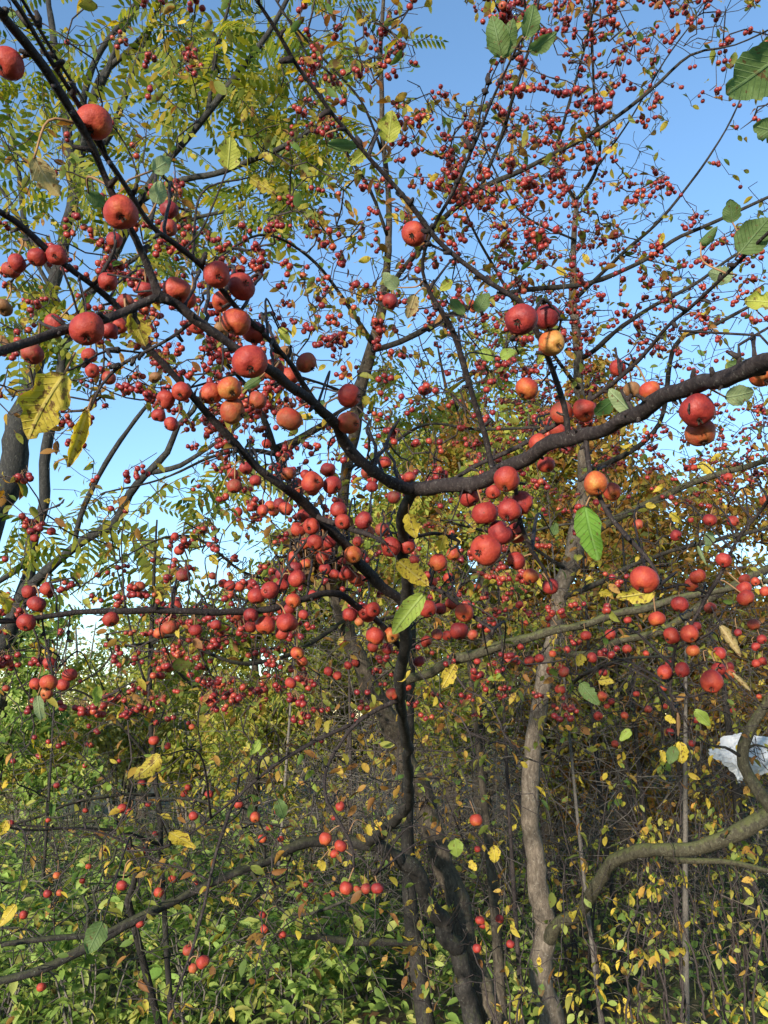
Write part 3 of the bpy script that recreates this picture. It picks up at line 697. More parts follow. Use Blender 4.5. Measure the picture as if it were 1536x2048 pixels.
def put_leaves(rt, nodes, n, size, pal, meshes, leafmat, nparts=280, droop=0.6, lt=LT_SMALL, spread=0.02):
    P = nodes[rng.choice(len(nodes), n)] + rng.normal(0, spread, (n, 3)); x, y, z = pix(P)
    vis = (x > 0) & (x < 1536) & (y > 0) & (y < 2048); sc = np.where(vis, 1 / z, -1) * rng.uniform(0.8, 1.2, n); o_ = np.argsort(-sc)
    put_leaf_parts(rt, P[o_[:nparts]], size, pal, meshes, droop)
    if n > nparts: part('small_leaves', scatter(MB(), with_petiole(lt), P[o_[nparts:]], size, droop), [leafmat], rt, 'stuff')

# ------------------------------------------------------------------ A: the central crabapple
A_T = Limb([(990, 2048, 66, 3.7), (955, 1950, 62, 3.7), (930, 1880, 58, 3.7), (893, 1736, 54, 3.68), (845, 1600, 50, 3.66), (790, 1480, 50, 3.62), (742, 1362, 46, 3.58),
            (705, 1284, 44, 3.55), (672, 1206, 40, 3.5), (662, 1120, 34, 3.45), (678, 1030, 28, 3.4), (690, 950, 28, 3.35), (703, 870, 29, 3.3), (728, 760, 31, 3.22), (750, 680, 28, 3.12),
            (766, 600, 23, 3.05), (775, 500, 17, 2.95), (775, 380, 14, 2.85), (766, 250, 12, 2.72), (762, 120, 11, 2.6), (768, -40, 8, 2.45)], 'Y', 0.05, True)
A_L = [Limb(p, m, 0.05, False, 0.74) for p, m in [
    ([(855, 1890, 16, 3.75), (780, 1885, 20, 3.7), (700, 1882, 20, 3.65), (640, 1875, 16, 3.6), (590, 1872, 10, 3.5)], 'Y'),
    ([(800, 1440, 24, 3.4), (812, 1362, 24, 3.2), (864, 1346, 25, 3.1), (916, 1320, 26, 3.05), (968, 1301, 26, 3.0), (1020, 1285, 25, 2.95), (1098, 1264, 23, 2.9), (1160, 1250, 22, 2.85), (1230, 1230, 21, 2.8), (1290, 1215, 20, 2.75), (1350, 1198, 19, 2.7), (1440, 1180, 18, 2.65), (1580, 1155, 15, 2.55)], 'Y'),
    ([(745, 700, 16, 3.1), (800, 684, 16, 3.0), (878, 642, 16, 2.9), (955, 606, 15, 2.85), (1040, 582, 14, 2.8), (1136, 572, 14, 2.75), (1227, 549, 13, 2.7), (1292, 518, 12, 2.65), (1344, 484, 11, 2.6), (1409, 455, 10, 2.55), (1536, 395, 8, 2.45), (1640, 350, 6, 2.4)], 'Y'),
    ([(705, 850, 20, 3.28), (655, 848, 18, 3.2), (600, 880, 22, 3.1), (556, 908, 26, 3.02), (535, 850, 17, 2.95), (512, 800, 13, 2.9), (470, 745, 10, 2.8), (420, 690, 7, 2.7)], 'Y'),
    ([(672, 1120, 16, 3.42), (620, 1040, 18, 3.25), (580, 965, 20, 3.1), (556, 908, 22, 3.02)], 'Y'),
    ([(556, 908, 16, 3.02), (500, 900, 11, 2.9), (420, 915, 8, 2.8), (320, 960, 6, 2.7), (210, 985, 5, 2.6)], 'Y'),
    ([(556, 895, 18, 3.02), (610, 872, 15, 2.96), (660, 835, 11, 2.9), (720, 800, 8, 2.8)], 'Y'),
    ([(748, 690, 14, 3.1), (715, 640, 12, 3.0), (660, 560, 10, 2.85), (600, 500, 8, 2.7), (520, 470, 7, 2.55), (430, 520, 5, 2.45)], 'Y'),
    ([(770, 590, 14, 3.02), (800, 545, 15, 2.92), (835, 505, 16, 2.82), (885, 440, 16, 2.7), (950, 385, 15, 2.6), (1050, 335, 14, 2.5), (1200, 255, 11, 2.35), (1300, 180, 9, 2.25), (1380, 110, 7, 2.15), (1470, 90, 5, 2.1), (1580, 40, 4, 2.0)], 'Y'),
    ([(960, 380, 11, 2.6), (1000, 275, 10, 2.45), (1030, 180, 9, 2.3), (1062, 80, 8, 2.2), (1085, -40, 6, 2.1)], 'Y'),
    ([(774, 470, 10, 2.92), (740, 380, 9, 2.8), (690, 300, 8, 2.7), (640, 180, 7, 2.5), (600, 80, 6, 2.4), (540, -20, 5, 2.3)], 'Y'),
    ([(762, 300, 8, 2.76), (720, 200, 7, 2.6), (640, 110, 6, 2.45), (560, 20, 5, 2.3)], 'Y'),
    ([(700, 1180, 10, 3.5), (620, 1165, 9, 3.3), (500, 1150, 8, 3.1), (400, 1080, 7, 2.9), (330, 1075, 6, 2.8), (240, 1120, 5, 2.7), (140, 1190, 4, 2.6)], 'Y'),
    ([(690, 1240, 14, 3.5), (600, 1300, 12, 3.3), (520, 1325, 12, 3.15), (460, 1325, 11, 3.05), (400, 1298, 10, 3.0), (352, 1270, 9, 2.95), (300, 1282, 9, 2.9)], 'Y'),
    ([(760, 1240, 10, 3.3), (850, 1215, 9, 3.1), (940, 1160, 8, 3.0), (1010, 1110, 8, 2.9), (1075, 1060, 7, 2.8), (1200, 1040, 6, 2.7), (1330, 1000, 5, 2.6)], 'Y'),
    ([(1136, 1376, 9, 3.0), (1162, 1353, 10, 2.6), (1215, 1330, 9, 2.3), (1253, 1316, 8, 2.1), (1345, 1313, 6, 1.9)], 'Y'),
    ([(690, 940, 10, 3.3), (760, 905, 9, 3.1), (850, 850, 8, 2.95), (960, 860, 8, 2.8), (1080, 855, 7, 2.7)], 'Y'),
    ([(720, 800, 9, 3.2), (620, 760, 8, 3.0), (520, 740, 7, 2.85), (400, 770, 6, 2.7), (280, 800, 5, 2.5), (170, 760, 4, 2.4)], 'Y'),
]]
tp = A_T.c[0]
A_ROOT = root('crabapple_tree', 'crabapple tree with leaning brown trunk and a dead leaf clump lodged in its fork', 'tree', (tp[0], tp[1], 0))
part('trunk', limb_mesh(A_T, 14, 0.07), [M_BARK_A], A_ROOT)
for l in A_L: part('limb', limb_mesh(l, 8, 0.09), [M_BARK_MOSS if l is A_L[1] else M_BARK_BLACK], A_ROOT)
px = sample_px(2500, lambda x, y: 0.0 if hole(x, y) and rng.uniform() < 0.9 else (1.0 if x < 820 else max(0.0, 1.0 - (x - 820) / 420)) * (0.45 if x < 200 else 1))
att = np.array([W(x, y, rng.uniform(2.35, 3.7)) for x, y in px]); att = att[att[:, 2] > 0.35]
A_G = grow([A_T] + A_L, att, 0.05, 0.16, 0.0013, 0.38)
part('twigs', twig_mesh(*A_G[:4], spurs=0.35), [M_TWIG], A_ROOT, 'stuff')
nodes = A_G[0][A_G[3]:]; _x, _y, _z = pix(nodes); up = nodes[(_y < 1420) & ~((_x < 600) & (_y < 430) & (rng.uniform(0, 1, len(_x)) < 0.65))]
put_fruit(A_ROOT, up, 1450, 0.0080, 0.0118)
put_leaves(A_ROOT, nodes, 4700, 0.038, PAL_CRAB, ME_LEAF_S, M_LEAF_CRAB)

# ------------------------------------------------------------------ B: the crabapple with the pale trunk
B_T = Limb([(1098, 2048, 62, 4.2), (1090, 1950, 58, 4.2), (1080, 1850, 54, 4.2), (1070, 1740, 48, 4.18), (1060, 1620, 46, 4.16), (1066, 1500, 42, 4.14), (1082, 1390, 38, 4.1), (1105, 1270, 36, 4.05), (1125, 1190, 38, 4.0),
            (1142, 1110, 42, 3.95), (1155, 1030, 34, 3.9), (1165, 930, 28, 3.82), (1163, 820, 26, 3.75), (1156, 720, 25, 3.65), (1147, 630, 21, 3.55), (1145, 540, 16, 3.45), (1150, 440, 13, 3.3), (1152, 400, 12, 3.25)], 'Y', 0.05, True)
B_L = [Limb(p, 'Y', 0.05, False, 0.76) for p in [
    [(1152, 402, 10, 3.25), (1120, 345, 10, 3.15), (1112, 300, 9, 3.05), (1130, 240, 8, 2.95), (1160, 130, 7, 2.8), (1182, 40, 6, 2.65), (1195, -40, 5, 2.5)],
    [(1152, 400, 10, 3.25), (1188, 352, 9, 3.15), (1200, 300, 8, 3.05), (1188, 200, 7, 2.9), (1184, 100, 6, 2.75), (1178, -30, 5, 2.6)],
    [(1158, 720, 14, 3.65), (1200, 690, 13, 3.5), (1260, 640, 12, 3.35), (1330, 600, 11, 3.2), (1400, 560, 9, 3.1), (1470, 510, 8, 3.0), (1580, 450, 6, 2.9)],
    [(1150, 600, 11, 3.5), (1230, 520, 10, 3.3), (1310, 450, 8, 3.1), (1370, 380, 7, 3.0), (1440, 280, 5, 2.9), (1490, 180, 4, 2.8), (1530, 80, 3, 2.7)],
    [(1165, 940, 15, 3.83), (1230, 920, 14, 3.7), (1320, 850, 13, 3.5), (1350, 690, 12, 3.3), (1420, 655, 10, 3.2), (1540, 590, 8, 3.0)],
    [(1160, 780, 12, 3.7), (1100, 700, 10, 3.5), (1040, 620, 9, 3.35), (980, 520, 8, 3.2), (930, 420, 6, 3.0), (905, 300, 5, 2.9)],
    [(1145, 1090, 20, 3.95), (1210, 1050, 20, 3.85), (1290, 1010, 19, 3.75), (1400, 960, 17, 3.6), (1500, 930, 14, 3.5), (1600, 900, 12, 3.4)],
    [(1120, 1200, 16, 4.0), (1200, 1165, 14, 3.85), (1290, 1120, 12, 3.7), (1390, 1090, 11, 3.55), (1560, 1050, 9, 3.4)],
    [(1100, 1300, 16, 4.05), (1170, 1310, 18, 3.9), (1250, 1280, 20, 3.8), (1330, 1260, 19, 3.7), (1430, 1190, 22, 3.6), (1560, 1130, 22, 3.5)],
    [(1135, 1140, 10, 3.95), (1040, 1080, 9, 3.8), (960, 1060, 8, 3.7), (880, 1040, 6, 3.6)],
    [(1092, 1885, 36, 4.2), (1125, 1850, 36, 4.05), (1170, 1810, 34, 3.9), (1202, 1765, 33, 3.75), (1228, 1722, 33, 3.65), (1275, 1702, 33, 3.55), (1335, 1702, 33, 3.45), (1400, 1692, 38, 3.4), (1480, 1670, 42, 3.32), (1536, 1632, 42, 3.28), (1600, 1580, 38, 3.22), (1680, 1500, 30, 3.15)],
    [(1545, 1628, 34, 3.27), (1526, 1608, 32, 3.265), (1504, 1566, 29, 3.26), (1486, 1512, 28, 3.25), (1506, 1455, 26, 3.22), (1540, 1395, 23, 3.18), (1590, 1300, 20, 3.1)],
    [(1330, 1706, 14, 3.45), (1350, 1720, 15, 3.5), (1440, 1722, 15, 3.5), (1550, 1745, 13, 3.5)],
    [(1485, 1514, 9, 3.25), (1450, 1495, 7, 3.2), (1418, 1490, 5, 3.15), (1380, 1462, 3, 3.1)],
    [(1490, 1500, 8, 3.25), (1512, 1490, 6, 3.2), (1545, 1500, 4, 3.15)],
    [(1150, 480, 7, 3.35), (1060, 440, 6, 3.2), (1010, 380, 5, 3.1), (960, 250, 4, 2.9), (985, 120, 3, 2.8)],
    [(1190, 340, 6, 3.12), (1260, 240, 5, 2.9), (1330, 120, 4, 2.75), (1420, 0, 3, 2.6)],
]]
tp = B_T.c[0]
B_ROOT = root('crabapple_tree', 'crabapple tree with straight pale trunk and a mossy low limb curving to the right', 'tree', (tp[0], tp[1], 0))
part('trunk', limb_mesh(B_T, 14, 0.06), [M_BARK_PALE], B_ROOT)
for i, l in enumerate(B_L): part('limb', limb_mesh(l, 12 if i in (10, 11) else 8, 0.11, 0.09 if 10 <= i <= 14 else 0.0), [M_BARK_MOSS if i in (6, 8, 10, 11, 12) else M_BARK_BLACK], B_ROOT)
px = sample_px(3000, lambda x, y: 0.0 if (hole(x, y) and rng.uniform() < 0.92) or y > 1500 else (1.0 if x > 1130 else max(0.0, (x - 760) / 370)))
att = np.array([W(x, y, rng.uniform(3.1, 5.0)) for x, y in px]); att = np.vstack([att, [l.c[rng.integers(len(l.c)), :3] + rng.normal(0, .11, 3) for l in (B_L[10], B_L[11], B_L[12], B_L[13], B_L[14]) for _ in range(16)]]); att = att[att[:, 2] > 0.35]
B_G = grow([B_T] + B_L, att, 0.05, 0.16, 0.0013, 0.36)
part('twigs', twig_mesh(*B_G[:4], spurs=0.35), [M_TWIG], B_ROOT, 'stuff')
nodes = B_G[0][B_G[3]:]; _x, _y, _z = pix(nodes)
put_fruit(B_ROOT, nodes[_y < 1000], 1600, 0.0075, 0.0108, 290, 4)
put_leaves(B_ROOT, nodes, 3600, 0.038, PAL_CRAB, ME_LEAF_S, M_LEAF_CRAB)

# ------------------------------------------------------------------ C: the tall tree with feathery leaves
C_T = Limb([(-30, 1100, 62, 6.6), (8, 975, 56, 6.6), (40, 850, 44, 6.6), (66, 750, 32, 6.6), (88, 650, 28, 6.6), (108, 560, 26, 6.6), (128, 470, 24, 6.55), (148, 380, 22, 6.5), (140, 300, 20, 6.45), (125, 200, 18, 6.4), (112, 110, 15, 6.35), (100, 30, 12, 6.3), (92, -60, 8, 6.2)], 'Y', 0.12, True, 1.0)
C_L = [Limb(p, 'Y', 0.12, False, 1.0) for p in [
    [(150, 385, 17, 6.5), (158, 300, 16, 6.4), (168, 200, 14, 6.3), (192, 110, 12, 6.2), (238, 50, 10, 6.1), (290, -20, 8, 6.0)],
    [(150, 330, 12, 6.45), (185, 210, 13, 6.3), (215, 150, 13, 6.2), (250, 60, 10, 6.1), (300, -30, 8, 6.0)],
    [(135, 440, 15, 6.5), (175, 330, 14, 6.35), (220, 265, 13, 6.25), (300, 60, 9, 6.0), (330, -20, 7, 5.9)],
    [(160, 360, 13, 6.4), (180, 205, 13, 6.3), (215, 137, 13, 6.2), (255, 105, 12, 6.1), (295, 62, 10, 6.05), (318, 20, 9, 6.0), (325, -30, 7, 5.95)],
    [(-20, 1330, 36, 6.2), (20, 1265, 32, 6.2), (45, 1180, 27, 6.15), (62, 1110, 24, 6.1), (75, 1050, 22, 6.05), (86, 980, 21, 6.0), (96, 900, 20, 5.95), (112, 800, 19, 5.9), (132, 700, 18, 5.85), (165, 620, 17, 5.8), (205, 555, 17, 5.75), (245, 480, 16, 5.7), (285, 400, 15, 5.6), (330, 325, 14, 5.5), (415, 225, 14, 5.35), (500, 115, 12, 5.2), (550, 45, 10, 5.1), (590, -30, 8, 5.0)],
    [(38, 1200, 24, 6.15), (65, 1168, 22, 6.05), (110, 1130, 20, 5.95), (170, 1080, 19, 5.85), (225, 1048, 19, 5.75), (262, 990, 17, 5.65), (295, 948, 15, 5.55), (335, 905, 14, 5.5), (355, 850, 12, 5.4), (385, 820, 10, 5.35), (430, 740, 7, 5.2)],
    [(300, 945, 11, 5.55), (360, 930, 10, 5.45), (420, 895, 8, 5.35), (480, 850, 6, 5.2)],
    [(150, 1090, 10, 5.9), (168, 1010, 11, 5.8), (225, 905, 10, 5.65), (270, 840, 8, 5.55), (300, 805, 7, 5.5)],
    [(415, 228, 10, 5.35), (428, 120, 8, 5.25), (455, 20, 6, 5.15), (470, -40, 5, 5.1)],
    [(285, 400, 12, 5.6), (370, 360, 12, 5.5), (430, 345, 12, 5.4), (510, 318, 11, 5.25), (590, 282, 10, 5.1), (650, 240, 7, 5.0)],
    [(60, 1110, 14, 6.1), (30, 1140, 12, 6.0), (-40, 1190, 9, 5.9)],
    [(-30, 1310, 20, 6.2), (0, 1320, 18, 6.2)],
    [(112, 560, 12, 6.6), (60, 470, 11, 6.5), (40, 370, 10, 6.4), (20, 250, 8, 6.3), (5, 120, 6, 6.2)],
    [(140, 640, 10, 5.85), (80, 540, 9, 5.75), (30, 420, 8, 5.7), (-30, 340, 6, 5.6)],
    [(205, 555, 9, 5.75), (300, 500, 9, 5.6), (380, 440, 8, 5.5), (470, 420, 6, 5.4)],
]]
C_ROOT = root('feather_leaved_tree', 'tall tree at upper left with dark forking limbs and feathery yellow green leaves', 'tree', (C_T.c[0, 0], C_T.c[0, 1], 0))
part('trunk', limb_mesh(C_T, 12, 0.05), [M_BARK_FEATHER], C_ROOT)
# the second stem starts at the ground beside the first
st = C_L[4]; p0 = st.c[0]; c2 = crom(np.vstack([[p0[0] - 0.25, p0[1], -0.15, p0[3] * 1.25], p0]), 0.2); st.c = np.vstack([c2[:-1], st.c])
for l in C_L: part('limb', limb_mesh(l, 8, 0.06), [M_BARK_FEATHER], C_ROOT)
zones = [(500, 60, 190, 150, 10), (470, 200, 110, 110, 7), (560, 230, 130, 70, 8), (380, 160, 80, 80, 5), (480, 360, 170, 60, 9), (330, 60, 140, 90, 6), (90, 120, 130, 170, 8), (260, 320, 140, 110, 6), (60, 420, 110, 160, 7),
         (440, 420, 130, 60, 6), (300, 1010, 170, 80, 5), (420, 920, 90, 50, 4), (100, 640, 120, 100, 4), (350, 520, 120, 70, 3), (60, 1040, 60, 60, 2), (150, 260, 100, 100, 4), (700, 60, 90, 80, 3), (800, 130, 50, 60, 1.2), (230, 1150, 70, 50, 1.5), (640, 330, 80, 60, 4)]
wz = np.array([z[4] for z in zones]); att = []; lp = []
for i in rng.choice(len(zones), 340, p=wz / wz.sum()):
    a, b, sx_, sy_, _ = zones[i]; x, y = rng.normal(a, sx_ * 0.5), rng.normal(b, sy_ * 0.5)
    if x > 880 or hole(x, y): continue
    att.append(WY(x, y, rng.uniform(4.9, 6.8)))
C_G = grow([C_T] + C_L, np.array(att), 0.14, 0.16, 0.0028, 0.45, 0.02)
part('twigs', twig_mesh(*C_G[:4]), [M_BARK_FEATHER], C_ROOT, 'stuff')
X, n0 = C_G[0], C_G[3]
tips = np.array([idx[-1] for idx in C_G[2]]); k = np.concatenate([tips, rng.choice(np.arange(n0, len(X)), 210)])
P = X[k]; n = len(P); M = rand_rot(n, droop=0.55) * rng.uniform(0.34, 0.56, n)[:, None, None]
x, y, z = pix(P); sc_ = np.where((x > 0) & (x < 1536) & (y > 0) & (y < 2048), 1 / z, -1); o_ = np.argsort(-sc_)
for i in o_[:300]:
    obj('feather_leaf', ME_PINNATE, C_ROOT, Matrix.Translation(-C_ROOT.location) @ mat4(M[i], P[i]))
part('feather_foliage', MB().inst(PT[0], PT[1], P[o_[300:]], M[o_[300:]]), [M_LEAF_FEATHER], C_ROOT, 'stuff')

# ------------------------------------------------------------------ S: the slim black sapling at the left
S_T = Limb([(328, 1800, 13, 3.6), (322, 1700, 13, 3.6), (315, 1600, 14, 3.6), (305, 1480, 13, 3.58), (299, 1390, 13, 3.55), (302, 1290, 12, 3.5), (306, 1200, 9, 3.45), (310, 1120, 7, 3.4), (314, 1040, 5, 3.35)], 'Y', 0.05, True)
S_L = [Limb(p, 'Y', 0.05) for p in [
    [(302, 1285, 8, 3.5), (262, 1292, 7, 3.4), (236, 1296, 6, 3.35), (200, 1340, 5, 3.3), (120, 1390, 4, 3.2), (40, 1450, 3, 3.1)],
    [(300, 1290, 8, 3.5), (330, 1275, 8, 3.45), (358, 1268, 7, 3.4), (410, 1230, 5, 3.3), (470, 1200, 4, 3.2)],
    [(303, 1400, 7, 3.55), (275, 1320, 6, 3.5), (258, 1240, 5, 3.45), (235, 1140, 4, 3.4), (220, 1060, 3, 3.35)],
    [(308, 1530, 8, 3.6), (260, 1470, 7, 3.5), (190, 1400, 6, 3.4), (130, 1380, 5, 3.3), (60, 1420, 4, 3.2)],
    [(312, 1590, 9, 3.6), (240, 1590, 9, 3.5), (150, 1605, 8, 3.4), (60, 1640, 7, 3.3), (-40, 1660, 6, 3.2)],
    [(316, 1600, 10, 3.6), (400, 1600, 9, 3.5), (470, 1640, 8, 3.4), (560, 1650, 7, 3.3)],
    [(322, 1690, 8, 3.6), (250, 1665, 8, 3.4), (150, 1655, 7, 3.2), (60, 1660, 6, 3.05), (-30, 1650, 5, 2.9)],
    [(255, 1800, 18, 3.5), (275, 1750, 15, 3.4), (290, 1705, 14, 3.3), (292, 1690, 11, 3.28)],
]]
S_ROOT = root('crabapple_tree', 'slim black stemmed young crabapple standing in the thicket at left', 'tree', (S_T.c[0, 0], S_T.c[0, 1], 0))
part('trunk', limb_mesh(S_T, 8, 0.06), [M_BARK_BLACK], S_ROOT)
stub = S_L[7]; stub.c = np.vstack([[*(S_T.c[6, :3]), stub.c[0, 3]], stub.c])
for l in S_L: part('limb', limb_mesh(l, 7, 0.09), [M_BARK_BLACK], S_ROOT)
px = [(rng.uniform(-60, 640), rng.uniform(1100, 1800)) for _ in range(300)]
att = np.array([WY(x, y, rng.uniform(2.7, 3.9)) for x, y in px if not hole(x, y)])
S_G = grow([S_T] + S_L, att, 0.045, 0.17, 0.0015)
part('twigs', twig_mesh(*S_G[:4], spurs=0.3), [M_TWIG], S_ROOT, 'stuff')
nodes = S_G[0][S_G[3]:]; _x, _y, _z = pix(nodes)
put_fruit(S_ROOT, nodes[_y < 1520], 45, 0.010, 0.0135, 150, 3)
put_leaves(S_ROOT, nodes, 170, 0.042, [GREEN, LIME, LIME, OLIVE, YELLOW], ME_LEAF_S, M_LEAF_CRAB, 170)

# ------------------------------------------------------------------ N: the near crabapple and its big fruit
N_T = Limb([(948, 2060, 50, 3.55), (930, 1960, 46, 3.55), (905, 1880, 44, 3.53), (885, 1848, 43, 3.5), (858, 1796, 41, 3.42), (818, 1732, 40, 3.34), (780, 1698, 37, 3.26), (745, 1684, 30, 3.18), (742, 1678, 27, 3.12), (768, 1662, 26, 3.0), (796, 1632, 26, 2.8), (815, 1598, 26, 2.55),
            (818, 1540, 23, 2.2), (808, 1460, 25, 1.85), (802, 1350, 29, 1.5), (812, 1250, 31, 1.33), (810, 1170, 31, 1.2), (804, 1100, 30, 1.1), (802, 1040, 27, 1.0), (818, 990, 30, .93), (832, 972, 34, .912)], 'Y', 0.02, True)
N_LOW = [Limb([(765, 1690, 28, 3.22), (700, 1688, 28, 3.2), (640, 1684, 26, 3.2), (590, 1690, 26, 3.15), (530, 1722, 22, 3.1), (470, 1746, 20, 3.05), (350, 1800, 20, 3.0), (270, 1838, 24, 2.95), (165, 1901, 24, 2.9), (80, 1940, 22, 2.85), (-60, 1985, 20, 2.8)], 'Y', 0.05),
    Limb([(270, 1838, 16, 2.95), (200, 1868, 15, 2.9), (110, 1876, 14, 2.85), (0, 1890, 12, 2.8), (-60, 1905, 10, 2.8)], 'Y', 0.05),
    Limb([(500, 1738, 9, 3.07), (540, 1800, 8, 3.0), (600, 1830, 8, 2.95), (690, 1800, 7, 2.9), (760, 1750, 5, 2.85)], 'Y', 0.05)]
def NL(*p): return Limb(p, 'r', 0.012)
